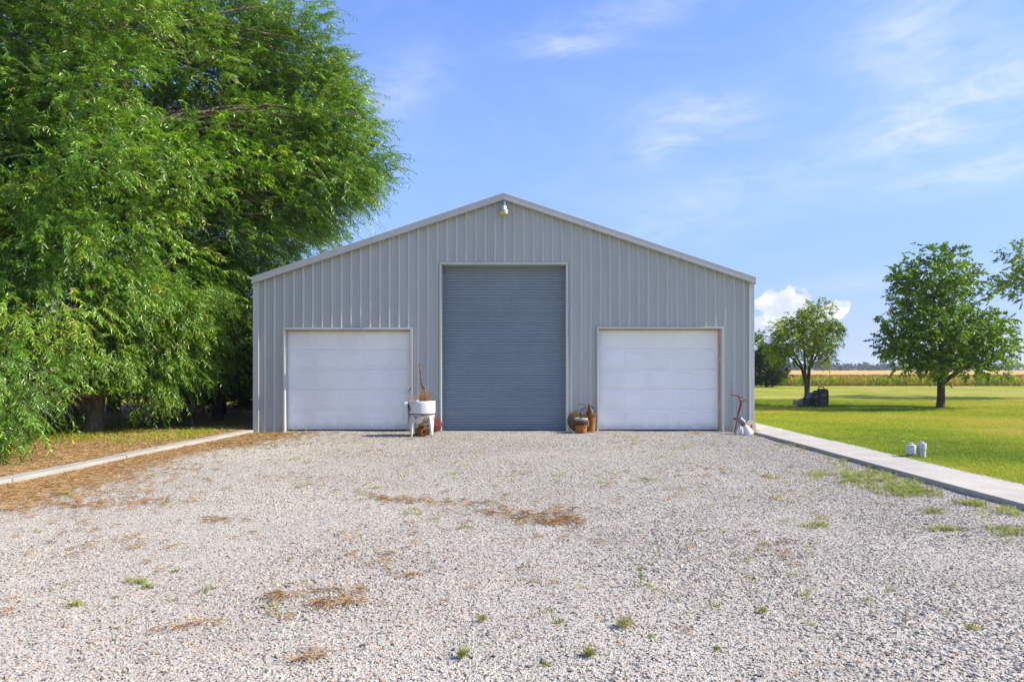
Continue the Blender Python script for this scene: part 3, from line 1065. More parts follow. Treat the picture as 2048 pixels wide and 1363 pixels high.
MB().lathe([(0.10, 0.0), (0.108, 0.008), (0.108, 0.03), (0.092, 0.04), (0.098, 0.20), (0.104, 0.36), (0.112, 0.41)], 28).build('cylinder', M['rust_orange'], pump)
MB().lathe([(0.112, 0.405), (0.138, 0.412), (0.140, 0.440), (0.10, 0.446), (0.0, 0.446)], 28).build('top_flange', M['rust'], pump)
MB().lathe([(0.075, 0.446), (0.068, 0.50), (0.05, 0.55), (0.044, 0.60), (0.030, 0.61), (0.028, 0.66), (0.010, 0.69), (0.0, 0.70)], 18, Matrix.Translation((-0.04, 0, 0))).build('pump_head', M['rust'], pump)
MB().tube([(-0.03, 0, 0.60), (0.035, -0.01, 0.595), (0.065, -0.01, 0.59)], [0.020, 0.016, 0.022], 10).build('spout', M['rust_dark'], pump)
MB().tube([(0.0, -0.02, 0.44), (0.01, -0.05, 0.50), (-0.01, -0.05, 0.57)], [0.022, 0.018, 0.014], 8).build('bracket', M['grey_crust'], pump)
od = Vector(((1156 - VX) / FPX * 16.5, 16.53, 0))
od.z = float(gz(od.x, od.y)) + 0.255
disc2 = MB().lathe([(0.0, 0.035), (0.10, 0.030), (0.20, 0.014), (0.253, 0.0), (0.256, -0.005), (0.2, 0.006), (0.1, 0.022), (0.0, 0.027)], 40, Matrix.Rotation(R(80), 4, 'X')).build('harrow_disc', M['rust_olive'])
disc2.location = od
tag(disc2, 'large dull olive rusty disc leaning on the wall behind the iron pot', 'disc')

# ------------------------------------------------------------------ old iron things at the right corner
HY = 16.30
hx = (1471 - VX) / FPX * HY
g3 = float(gz(hx, HY))
hb2 = Vector((hx, HY, g3))
hp = empty('hand_jack', hb2, 'faded red T handled hand pump leaning by the right corner of the wall', 'hand pump')
q = lambda x, y, Y=16.36: px(x, y, Y) - hb2
MB().tube([q(1461, 788.3), q(1465, 788.8), q(1483.5, 793.5), q(1485, 794)], [0.011, 0.015, 0.015, 0.012], 8).build('handle_bar', M['rust_red'], hp)
MB().tube([q(1477.5, 792.5), q(1479, 797), q(1482, 802)], [0.014, 0.018, 0.022], 8).build('neck', M['rust_red'], hp)
MB().tube([q(1483.2, 801), q(1480.5, 814), q(1476.8, 827)], [0.026, 0.028, 0.026], 12).build('barrel', M['rust_red'], hp)
MB().tube([q(1484, 803.5), q(1487, 801), q(1490.5, 797.5), q(1493, 798), q(1494.5, 802), q(1493, 805)], [0.010, 0.010, 0.010, 0.013, 0.013, 0.008], 8).build('spout', M['rust'], hp)
MB().tube([q(1477, 826), q(1475.5, 832), q(1473, 845), q(1469.0, 866, 16.28)], [0.018, 0.012, 0.012, 0.012], 8).build('rod', M['rust_dark'], hp)
MB().box(-0.05, 0.03, -0.02, 0.02, -0.025, 0.025, Matrix.Translation(q(1471, 837))).build('bracket', M['rust'], hp, 0.004)
MY = 16.05
mx_ = (1490 - VX) / FPX * MY
g4 = float(gz(mx_, MY))
mb0 = Vector((mx_, MY, g4))
can = empty('machine_casting', mb0, 'white bell shaped machine casting with a grey ribbed motor on its top', 'machine part')
q = lambda x, y, Y=16.05: px(x, y, Y) - mb0
top, foot = q(1486.5, 846), q(1496.5, 870)
ax = (foot - top)
Lb = ax.length
rotm = ax.to_track_quat('Z', 'Y').to_matrix().to_4x4()
MB().lathe([(0.0, -0.005), (0.05, 0.0), (0.075, 0.03), (0.095, 0.10), (0.125, 0.20), (0.150, Lb - 0.02), (0.140, Lb - 0.018), (0.0, Lb - 0.03)], 28, Matrix.Translation(top) @ rotm).build('bell', M['enamel'], can)
t2, f2 = q(1477.5, 836.5), q(1487.5, 845.5)
ax2 = f2 - t2
rot2 = ax2.to_track_quat('Z', 'Y').to_matrix().to_4x4()
l2 = ax2.length
pr = [(0.0, 0.0), (0.062, 0.004)]
for i in range(6):
    zz = 0.01 + i * (l2 - 0.02) / 6
    pr += [(0.072, zz), (0.072, zz + 0.010), (0.066, zz + 0.012), (0.066, zz + (l2 - 0.02) / 6 - 0.002)]
pr += [(0.06, l2), (0.0, l2)]
MB().lathe(pr, 24, Matrix.Translation(t2) @ rot2).build('motor', paint('dull_grey_alloy', (0.20, 0.215, 0.23), 0.5, 0.3, 0.15, 20), can)
for (xa, ya, xb, yb) in ((1482, 850, 1474.5, 867), (1484, 854, 1483.5, 868)):
    b = MB()
    b.tube([q(xa, ya, 16.0), q((xa + xb) / 2 - 0.6, (ya + yb) / 2, 15.98), q(xb, yb, 15.98)], [0.035, 0.045, 0.055], 8)
    b.build('foot', M['enamel_rusty'], can, 0.004)
MB().tube([q(1483, 850, 15.96), q(1487, 848, 15.93), q(1491, 846.5, 15.93), q(1495, 848, 15.93), q(1496, 851, 15.92)], 0.013, 6).build('strap', M['rust_red'], can)
MB().tube([q(1483, 846, 15.96), q(1485, 851, 15.93), q(1489, 850, 15.92), q(1490, 846, 15.93)], 0.010, 6).build('clamp', M['rust_dark'], can)
gs = px(1500.5, 852.5, 16.3)
wheel = empty('stone_wheel', gs, 'round beige wheel leaning behind the white casting at the wall corner', 'wheel', rz=R(14))
rotw = Matrix.Rotation(R(80), 4, 'X')
MB().lathe([(0.045, -0.028), (0.14, -0.028), (0.148, -0.018), (0.148, 0.018), (0.14, 0.028), (0.045, 0.028)], 36, rotw, cap=False).build('rim', M['grindstone'], wheel)
MB().lathe([(0.0, -0.034), (0.046, -0.034), (0.046, 0.034), (0.0, 0.034)], 20, rotw).build('hub', M['rust'], wheel)

# ------------------------------------------------------------------ white pipe cleanouts in the lawn
for (x, yb, h, w, lab) in ((1822, 915, 27.5, 19.0, 'short white plastic drain cap with tan stained foot, left of its taller twin'),
                           (1843.5, 915, 30, 17, 'taller white plastic drain cap with a collar joint, right of the stained one')):
    Y = (CAM_H - LAWN_Z) * FPX / (yb - VY)
    s = Y / FPX
    r = w * s / 2
    H = h * s * 1.12
    o = empty('drain_cleanout', ((x - VX) * s, Y, LAWN_Z - 0.005), lab, 'pipe cap', 'drain cleanouts beside the walk')
    tall = h > 28
    if tall:
        MB().lathe([(r * 0.88, 0), (r * 0.88, H * 0.52)], 28).build('pipe', M['pvc'], o)
        MB().lathe([(r * 0.88, H * 0.5), (r, H * 0.52), (r, H * 0.84), (r * 0.94, H * 0.89), (r * 0.5, H * 0.90), (0, H * 0.9)], 28).build('collar', M['pvc'], o)
    else:
        MB().lathe([(r * 0.80, 0), (r * 0.84, H * 0.30)], 28).build('pipe', paint('tan_stained_plastic', (0.33, 0.31, 0.20), 0.7, 0, 0.2, 12), o)
        MB().lathe([(r * 0.84, H * 0.29), (r * 0.97, H * 0.31), (r, H * 0.80), (r * 0.92, H * 0.87), (r * 0.5, H * 0.90), (0, H * 0.9)], 28).build('collar', M['pvc'], o)
    MB().lathe([(r * 0.46, H * 0.89), (r * 0.46, H * 0.98), (r * 0.40, H), (0, H)], 8, smooth=False).build('plug', M['pvc'], o, 0.004)

# ------------------------------------------------------------------ mower by the small tree
MWY = 27.4
ms = MWY / FPX
mwx = (1622 - VX) * ms
mow = empty('lawn_mower', (mwx, MWY, LAWN_Z), 'black ride-on lawn mower parked beside the trunk of the small tree', 'mower')
qx = lambda x: (x - 1622) * ms
qz = lambda y: (VY - y) * ms + CAM_H - LAWN_Z
b = MB()
pts_ = [(1633.0, 812), (1632.2, 800), (1633.5, 787), (1637, 780), (1640, 778), (1648, 778.5), (1651, 782), (1651.5, 798), (1650, 812)]
front_ = [(qx(x_), -0.30, qz(y_) + 0.03) for (x_, y_) in pts_]
back_ = [(qx(x_), 0.16, qz(y_) + 0.03) for (x_, y_) in pts_]
nn_ = len(pts_)
b.add(front_ + back_, [tuple(range(nn_)), tuple(reversed(range(nn_, 2 * nn_)))] + [(i, nn_ + i, nn_ + (i + 1) % nn_, (i + 1) % nn_) for i in range(nn_)])
b.build('grass_bagger', M['mower_black'], mow, 0.025)
for i, (ya_, yb_, mt_) in enumerate(((786.5, 783, 'mower_grey'), (793, 788, 'mower_pale'), (799.5, 795, 'mower_grey'), (804, 801, 'mower_pale'))):
    MB().box(qx(1635), qx(1646.5), -0.325, -0.296, qz(ya_) + 0.03, qz(yb_) + 0.03).build('bagger_rib', M[mt_], mow, 0.008)
MB().box(qx(1633.5), qx(1648), -0.33, -0.296, 0.03, 0.16).build('rear_plate', M['mower_grey'], mow, 0.01)
MB().tube([(qx(1635), -0.1, qz(781)), (qx(1635.0), -0.1, qz(774)), (qx(1636), -0.1, qz(773)), (qx(1644), -0.1, qz(773)), (qx(1645), -0.1, qz(774)), (qx(1647), -0.1, qz(781))], 0.018, 8).build('lift_handle', M['mower_black'], mow)
b = MB()
pts_ = [(1611, 810), (1610, 797), (1616, 793), (1619, 787), (1622, 785.5), (1625, 788), (1629, 784.5), (1634, 780), (1634, 810)]
front_ = [(qx(x_), -0.24, qz(y_)) for (x_, y_) in pts_]
back_ = [(qx(x_), 0.26, qz(y_)) for (x_, y_) in pts_]
nn_ = len(pts_)
b.add(front_ + back_, [tuple(range(nn_)), tuple(reversed(range(nn_, 2 * nn_)))] + [(i, nn_ + i, nn_ + (i + 1) % nn_, (i + 1) % nn_) for i in range(nn_)])
b.build('body', M['mower_black'], mow, 0.02)
MB().box(qx(1622), qx(1630), -0.262, -0.238, qz(795), qz(791)).build('side_vent', M['mower_pale'], mow, 0.006)
MB().box(qx(1618), qx(1630), -0.20, 0.18, qz(786.5), qz(784.5)).build('seat', M['mower_grey'], mow, 0.02)
MB().box(qx(1600), qx(1614), -0.30, 0.3, qz(809), qz(797), taper=0.3).build('hood', M['mower_black'], mow, 0.04)
MB().tube([(qx(1599), -0.2, qz(802)), (qx(1604), -0.2, qz(797)), (qx(1607.5), -0.2, qz(793.5))], 0.03, 8).build('front_bar', M['mower_black'], mow)
MB().box(qx(1590.5), qx(1601), -0.34, 0.30, qz(809.5), qz(800), taper=0.12).build('deck', M['mower_pale'], mow, 0.03)
MB().tube([(qx(1604), 0, qz(799)), (qx(1608), 0, qz(793.5))], 0.018, 8).build('steering_column', M['mower_black'], mow)
for (x, y, r, w) in ((1627, -0.32, 0.15, 0.10), (1627, 0.30, 0.15, 0.10), (1606, -0.36, 0.11, 0.09), (1606, 0.32, 0.11, 0.09)):
    wl = MB().lathe([(r * 0.55, -w / 2), (r * 0.9, -w / 2), (r, -w * 0.3), (r, w * 0.3), (r * 0.9, w / 2), (r * 0.55, w / 2)], 24, Matrix.Translation((qx(x), y, r - 0.005)) @ Matrix.Rotation(R(90), 4, 'X'), cap=False).build('wheel', M['rubber'], mow)
    MB().lathe([(0.0, -w * 0.3), (r * 0.56, -w * 0.3), (r * 0.56, w * 0.3), (0, w * 0.3)], 16, Matrix.Translation((qx(x), y, r - 0.005)) @ Matrix.Rotation(R(90), 4, 'X')).build('rim', M['mower_grey'], wl)
MB().tube([(qx(1649), -0.2, qz(803)), (qx(1653), -0.22, qz(800)), (qx(1651), -0.22, qz(801.5))], 0.025, 6).build('hitch', M['mower_black'], mow)
MB().tube([(qx(1650), -0.2, qz(805)), (qx(1651.5), -0.22, qz(806)), (qx(1650), -0.2, qz(811))], 0.025, 6).build('rear_bracket', M['mower_black'], mow)


# ------------------------------------------------------------------ trees
def leaf_arrays(Pn, Dn, Nn, L, W, fold=0.15):
    """kite shaped folded leaves -> verts, tris"""
    Dn = Dn / (np.linalg.norm(Dn, axis=1, keepdims=True) + 1e-9)
    S = np.cross(Dn, Nn)
    S /= (np.linalg.norm(S, axis=1, keepdims=True) + 1e-9)
    U = np.cross(S, Dn)
    L, W = L[:, None], W[:, None]
    v0 = Pn
    mid = Pn + Dn * L * 0.42
    v1 = mid + S * W * 0.5 + U * W * fold
    v2 = mid - S * W * 0.5 + U * W * fold
    v3 = Pn + Dn * L - U * L * 0.10
    n = len(Pn)
    V = np.stack([v0, v1, v2, v3], 1).reshape(-1, 3)
    b = np.arange(n, dtype=np.int64)[:, None] * 4
    T = np.concatenate([b + [[0, 2, 3]], b + [[0, 3, 1]]], 1).reshape(-1, 3)
    return V, T


def bez(p0, p1, p2, n):
    t_ = np.linspace(0, 1, n)[:, None]
    return (1 - t_) ** 2 * np.array(p0) + 2 * t_ * (1 - t_) * np.array(p1) + t_ * t_ * np.array(p2)


def rand_dirs(n, r):
    d = r.normal(size=(n, 3))
    return d / np.linalg.norm(d, axis=1, keepdims=True)


def sprays(starts, dirs, lens, m, droop, leafL, leafW, r, keep=None, side=0.75, hang=0.35):
    """leafy shoots: m leaves alternating along each arching twig"""
    n = len(starts)
    tt = (np.arange(m) + 0.6) / m
    t2 = tt[None, :, None]
    D = dirs * lens[:, None]
    G = np.array([0, 0, -1.0]) * (droop * lens)[:, None]
    pos = starts[:, None] + D[:, None] * t2 + G[:, None] * t2 ** 2
    tan = D[:, None] + 2 * G[:, None] * t2
    tan /= np.linalg.norm(tan, axis=2, keepdims=True)
    sd = np.cross(tan, r.normal(size=(n, 1, 3)) * 0.5 + np.array([0, 0, 1.0]))
    sd /= np.linalg.norm(sd, axis=2, keepdims=True) + 1e-9
    alt = np.where(np.arange(m) % 2 == 0, 1.0, -1.0)[None, :, None]
    ld = tan * 0.75 + sd * alt * side + np.array([0, 0, -hang]) + r.normal(size=(n, m, 3)) * 0.32
    nn = np.cross(sd, tan) + r.normal(size=(n, m, 3)) * 0.55
    Pn, Dn, Nn = pos.reshape(-1, 3), ld.reshape(-1, 3), nn.reshape(-1, 3)
    k = np.ones(len(Pn), bool) if keep is None else keep(Pn)
    L = leafL * r.uniform(0.65, 1.25, len(Pn))
    W = leafW * r.uniform(0.75, 1.2, len(Pn))
    tip = np.stack([starts, starts + D * 0.5 + G * 0.25, starts + D * 0.97 + G * 0.94], 1)
    return Pn[k], Dn[k], Nn[k], L[k], W[k], k.reshape(n, m), tip


def twig_mesh(tips, rad):
    """three-sided shoots for many twigs at once"""
    n = len(tips)
    d = tips[:, 2] - tips[:, 0]
    a = np.cross(d, [0.3, 0.2, 1.0])
    a /= np.linalg.norm(a, axis=1, keepdims=True) + 1e-9
    b = np.cross(d, a)
    b /= np.linalg.norm(b, axis=1, keepdims=True) + 1e-9
    rings = []
    for j, rr in enumerate((1.0, 0.7, 0.25)):
        for k_ in range(3):
            an = 2 * pi * k_ / 3
            rings.append(tips[:, j] + (a * cos(an) + b * sin(an)) * (rad * rr))
    V = np.stack(rings, 1).reshape(-1, 3)
    base = np.arange(n)[:, None] * 9
    tr = []
    for j in range(2):
        for k_ in range(3):
            q_ = (k_ + 1) % 3
            A, B, C, D2 = j * 3 + k_, j * 3 + q_, (j + 1) * 3 + q_, (j + 1) * 3 + k_
            tr += [[A, B, C], [A, C, D2]]
    T = np.concatenate([base + [t_] for t_ in tr], 1).reshape(-1, 3)
    return V, T


def tree_parts(root, origin, trunk_mb, limb_mb, bark, leaf_V, leaf_T, tint, lmat, twigs=None, crown_name='crown'):
    origin = np.array(origin)
    trunk_mb.build('trunk', bark, root)
    if limb_mb is not None:
        lm = limb_mb.mesh('limbs')
        if twigs is not None:
            V0 = np.array([tuple(v.co) for v in lm.vertices]) if len(lm.vertices) else np.zeros((0, 3))
            lm.calc_loop_triangles()
            T0 = np.array([tuple(t_.vertices) for t_ in lm.loop_triangles], np.int64).reshape(-1, 3)
            V = np.concatenate([V0, twigs[0] - origin])
            T = np.concatenate([T0, twigs[1] + len(V0)])
            lm = np_mesh('limbs', V, T, smooth=True)
        link('limbs', lm, bark, root)
    me = np_mesh(crown_name, leaf_V - origin, leaf_T, tint)
    return link(crown_name, me, lmat, root)


def big_tree():
    r = np.random.default_rng(21)
    org = np.array([-10.15, 16.3, 0.05])
    root = empty('willow_leaved_tree', org, 'huge spreading tree with drooping narrow bright green leaves, left of the building', 'tree')
    C = np.array([-10.9, 17.6, 6.9])
    # boughs: clumps spread over the crown
    boughs = []
    i = 0
    while len(boughs) < 175 and i < 20000:
        i += 1
        d = rand_dirs(1, r)[0]
        f = r.uniform(0.40, 0.93) ** 0.6
        rad = np.array([7.25 if d[0] > 0 else 7.2, 5.4 if d[1] < 0 else 5.0, 6.3 if d[2] > 0 else 7.6])
        p = C + d * rad * f
        if p[2] < 0.9 or p[2] > 13.5:
            continue
        if p[0] > -7.6 and (p[1] < 18.3 or p[2] < rake(p[0]) + 1.0):
            continue
        if p[0] > -7.2 and p[2] < 5.6 + max(0.0, p[0] + 6.2) * 0.75:
            continue
        if p[2] < 3 and p[0] > -8.4:
            continue
        # the foot of the trunk stays in view
        if p[2] < 1.9 and -11.2 < p[0] < -9.2 and p[1] < 17.5:
            continue
        if p[2] < 1.6 and p[0] > -9.6:
            continue
        if all(np.linalg.norm((p - b_) * [1, 1, 1.25]) > 1.22 for b_ in boughs):
            boughs.append(p)
    # full right shoulder over the roof edge, and a denser heart
    n0, i = len(boughs), 0
    while len(boughs) < n0 + 44 and i < 8000:
        i += 1
        p = np.array([r.uniform(-8.6, -3.7), r.uniform(18.3, 21.6), r.uniform(4.6, 12.2)])
        e_ = (p - C) / np.array([7.2, 5.4, 6.3 if p[2] > C[2] else 7.6])
        if np.linalg.norm(e_) > 0.97 or p[2] < rake(p[0]) + 1.4 or (p[0] > -7.2 and p[2] < 5.6 + max(0.0, p[0] + 6.2) * 0.75):
            continue
        if all(np.linalg.norm(p - b_) > 0.85 for b_ in boughs):
            boughs.append(p)
    n_shell = len(boughs)
    i = 0
    while len(boughs) < n_shell + 60 and i < 8000:
        i += 1
        p = C + rand_dirs(1, r)[0] * r.uniform(0.0, 0.62) * np.array([7.0, 5.0, 6.5])
        if p[2] < 2.2 or (p[0] > -8 and p[2] < rake(p[0]) + 1.2):
            continue
        if all(np.linalg.norm(p - b_) > 0.95 for b_ in boughs):
            boughs.append(p)
    heart = set(range(n_shell, len(boughs)))
    # low skirt at the front left
    for (bx_, by_, bz_) in ((-12.3, 12.6, 0.9), (-13.6, 13.2, 1.0), (-11.6, 13.6, 1.5), (-10.9, 13.3, 2.4), (-12.8, 12.2, 2.0), (-14.4, 12.6, 1.7), (-11.8, 14.4, 0.8), (-10.7, 14.3, 3.2),
                            (-9.4, 15.6, 2.4), (-8.9, 16.4, 1.6), (-8.6, 15.9, 3.2), (-9.2, 14.9, 3.9), (-8.2, 16.6, 2.6), (-15.3, 13.5, 1.2), (-9.2, 16.3, 1.3),
                            (-9.3, 11.5, 0.75), (-10.3, 11.2, 0.95), (-9.0, 12.2, 1.5), (-9.9, 11.4, 1.9), (-11.2, 11.6, 0.8), (-10.6, 12.3, 2.9), (-9.2, 13.2, 2.6), (-8.6, 14.6, 3.4), (-8.9, 10.7, 0.55), (-9.6, 10.3, 0.75), (-8.7, 11.1, 1.1), (-10.4, 10.5, 1.2)):
        boughs.append(np.array([bx_, by_, bz_]))
    # loose outer ends of the right side, hanging out over the roof edge
    n_end = len(boughs)
    for (x_, y_, Y_) in ((690, 105, 19.0), (735, 185, 19.4), (772, 250, 19.6), (792, 318, 19.6), (768, 365, 19.2), (728, 402, 19.4), (678, 425, 19.0), (632, 452, 19.2), (592, 482, 19.4), (560, 440, 19.8), (705, 330, 18.6), (660, 250, 18.6)):
        boughs.append(np.array(px(x_ - 46, y_, Y_)))
    ends = set(range(n_end, len(boughs)))
    B = np.array(boughs)
    # trunk leaning right, then limbs
    tr = MB()
    T1 = np.array([0.15, 0.1, 1.6])
    T2 = np.array([0.75, 0.25, 3.6])
    pts = [(-0.10, 0, -0.15), (-0.03, 0.0, 0.25), (0.06, 0.04, 0.9), tuple(T1), (0.42, 0.18, 2.6), tuple(T2), (0.8, 0.4, 5.6), (0.6, 0.5, 7.5), (0.3, 0.6, 9.5)]
    tr.tube(pts, [0.27, 0.195, 0.165, 0.155, 0.145, 0.14, 0.11, 0.08, 0.04], 14)
    tr.tube([(0.0, 0, 0.35), (-0.5, -0.3, 1.4), (-1.3, -0.6, 3.0), (-2.2, -0.9, 5.2)], [0.13, 0.12, 0.10, 0.06], 10)
    nodes = [np.array(p) for p in pts[2:]] + [np.array(p) for p in ((-0.5, -0.3, 1.4), (-1.3, -0.6, 3.0), (-2.2, -0.9, 5.2))]
    lb = MB()
    for b_ in B:
        t_ = b_ - org
        cand = [(np.linalg.norm(n_ - t_) + (2.0 if n_[2] > t_[2] + 0.3 else 0.0), j) for j, n_ in enumerate(nodes)]
        n_ = nodes[min(cand)[1]]
        ln = np.linalg.norm(t_ - n_)
        mid = n_ * 0.5 + t_ * 0.5 + np.array([0, 0, 0.12 * ln]) + r.normal(size=3) * 0.06 * ln
        cv = bez(n_, mid, t_, 8)
        cv[1:-1] += r.normal(size=(6, 3)) * 0.010 * ln
        r0 = min(0.075, 0.018 + 0.009 * ln)
        lb.tube([tuple(p) for p in cv], list(np.linspace(r0, 0.010, 8)), 6, cap=False)
        for _k in range(3):
            j = r.integers(3, 7)
            e = cv[j] + rand_dirs(1, r)[0] * r.uniform(0.5, 1.1)
            lb.tube([tuple(cv[j]), tuple((cv[j] + e) / 2 + np.array([0, 0, 0.08])), tuple(e)], [0.014, 0.010, 0.004], 4, cap=False)
    out = [[] for _ in range(5)]
    tips, tints = [], []

    def keep(Pn):
        k_ = np.ones(len(Pn), bool)
        inb = Pn[:, 0] > LX - 0.25
        k_ &= ~(inb & ((Pn[:, 1] < FY + 0.3) | (Pn[:, 2] < rake_np(Pn[:, 0]) + 0.25)))
        k_ &= ~((Pn[:, 0] > -7.25) & (Pn[:, 1] < FY + 0.2) & (Pn[:, 2] < 3.2))
        k_ &= Pn[:, 2] > 0.07
        # the foot of the trunk stays clear of foliage
        el_ = (Pn[:, 2] - 1.573) / Pn[:, 1]
        k_ &= ~((Pn[:, 1] < 16.9) & (np.abs(Pn[:, 0] / Pn[:, 1] + 0.618 - 0.35 * np.maximum(el_ + 0.09, 0)) < 0.046 + 0.014 * np.sin(Pn[:, 2] * 9)) & (el_ < -0.034) & (Pn[:, 2] < 1.4))
        return k_
    for ib, b_ in enumerate(B):
        inner = ib in heart
        outw = b_ - (C + np.array([0, 0, -2.5]))
        outw /= np.linalg.norm(outw)
        dist = np.linalg.norm((b_ - C) / [7.3, 5.3, 6.5])
        n = int(r.integers(75, 95) if inner else r.integers(50, 66) if ib in ends else r.integers(118, 150))
        rr = r.uniform(0.55, 0.8) if ib in ends else r.uniform(0.75, 1.2)
        u = rand_dirs(n, r) * (r.random((n, 1)) ** (1 / 2.2)) * rr * np.array([1.0, 1.0, 0.62])
        S = b_ + u
        d = outw * 0.70 + u / rr * 0.65 + r.normal(size=(n, 3)) * 0.52 + np.array([0.16, 0, 0.10])
        d /= np.linalg.norm(d, axis=1, keepdims=True)
        ln = r.uniform(0.30, 0.85, n)
        Pn, Dn, Nn, L, W, km, tip = sprays(S, d, ln, 22, 0.42, 0.15 if inner else 0.125, 0.050 if inner else 0.025, r, keep, 0.75, 0.45)
        for lst, a_ in zip(out, (Pn, Dn, Nn, L, W)):
            lst.append(a_)
        tv = np.clip(r.normal(0.50, 0.13) + r.normal(0, 0.18, (n, 1)) + r.normal(0, 0.12, (n, 22)), 0, 0.96)
        tv = np.where(r.random((n, 22)) < 0.006, 1.0, tv)
        tints.append(tv[km])
        tips.append(tip[km.mean(1) > 0.7])
    Pn, Dn, Nn, L, W = (np.concatenate(a_) for a_ in out)
    V, T = leaf_arrays(Pn, Dn, Nn, L, W)
    tint = np.repeat(np.concatenate(tints), 4)
    tree_parts(root, org, tr, lb, M['bark_big'], V, T, tint, M['willow'], twig_mesh(np.concatenate(tips), 0.0045))
    print('big tree leaves', len(Pn), 'boughs', len(B))


def rake_np(x):
    return 5.66 - np.abs(x - AX) * SL


def cedar(loc, h, rad, label, seed, n_sp=900, bare=0.9, mat='cedar', group='dark cedars beside the building', name='cedar_tree', leafL=0.10):
    r = np.random.default_rng(seed)
    org = np.array(loc, float)
    root = empty(name, org, label, 'tree', group)
    tr = MB()
    tr.tube([(0, 0, -0.1), (0.03, 0.02, h * 0.3), (-0.02, 0, h * 0.65), (0, 0, h * 0.97)], [rad * 0.085 + 0.03, rad * 0.07, 0.04, 0.012], 8)
    lb = MB()
    S, D, L = [], [], []
    nb = int(26 + h * 7)
    for i in range(nb):
        f = (i + 0.5) / nb
        z = bare * 0.5 + (h - bare * 0.5) * f ** 0.9
        reach = rad * (1 - f) ** 0.62 * r.uniform(0.75, 1.1) * min(1.0, 0.55 + f * 3)
        an = i * 2.4 + r.uniform(-0.5, 0.5)
        e = np.array([cos(an) * reach, sin(an) * reach, z + reach * r.uniform(0.15, 0.5)])
        s = np.array([0, 0, z])
        m = (s + e) / 2 - [0, 0, 0.05]
        cv = bez(s, m, e, 6)
        lb.tube([tuple(p) for p in cv], list(np.linspace(0.035 * (1 - f) + 0.010, 0.005, 6)), 5, cap=False)
        k_ = max(4, int(n_sp / nb * (0.45 + 1.1 * (1 - f))))
        t_ = r.uniform(0.35 if z > bare else 0.7, 1.0, k_)
        idx = np.stack([np.interp(t_, np.linspace(0, 1, 6), cv[:, q_]) for q_ in range(3)], 1)
        ow = np.array([cos(an), sin(an), 0.5])
        S.append(idx + r.normal(size=(k_, 3)) * reach * 0.15)
        d = ow + r.normal(size=(k_, 3)) * 0.55
        D.append(d / np.linalg.norm(d, axis=1, keepdims=True))
        L.append(r.uniform(0.18, 0.45, k_) * min(1.3, 0.55 + rad * 0.3))
    S, D, L = np.concatenate(S) + org, np.concatenate(D), np.concatenate(L)
    keep = lambda Pn: (Pn[:, 0] < LX - 0.2) | (Pn[:, 0] > RX + 0.3)
    Pn, Dn, Nn, l_, w_, km, tip = sprays(S, D, L, 20, 0.05, leafL, leafL * 0.36, r, keep, 0.7, 0.0)
    V, T = leaf_arrays(Pn, Dn, Nn, l_, w_)
    tv = np.clip(r.normal(0.42, 0.16, (len(S), 1)) + r.normal(0, 0.12, km.shape), 0, 1)[km]
    tree_parts(root, org, tr, lb, M['bark_dark'], V, T, np.repeat(tv, 4), M[mat])


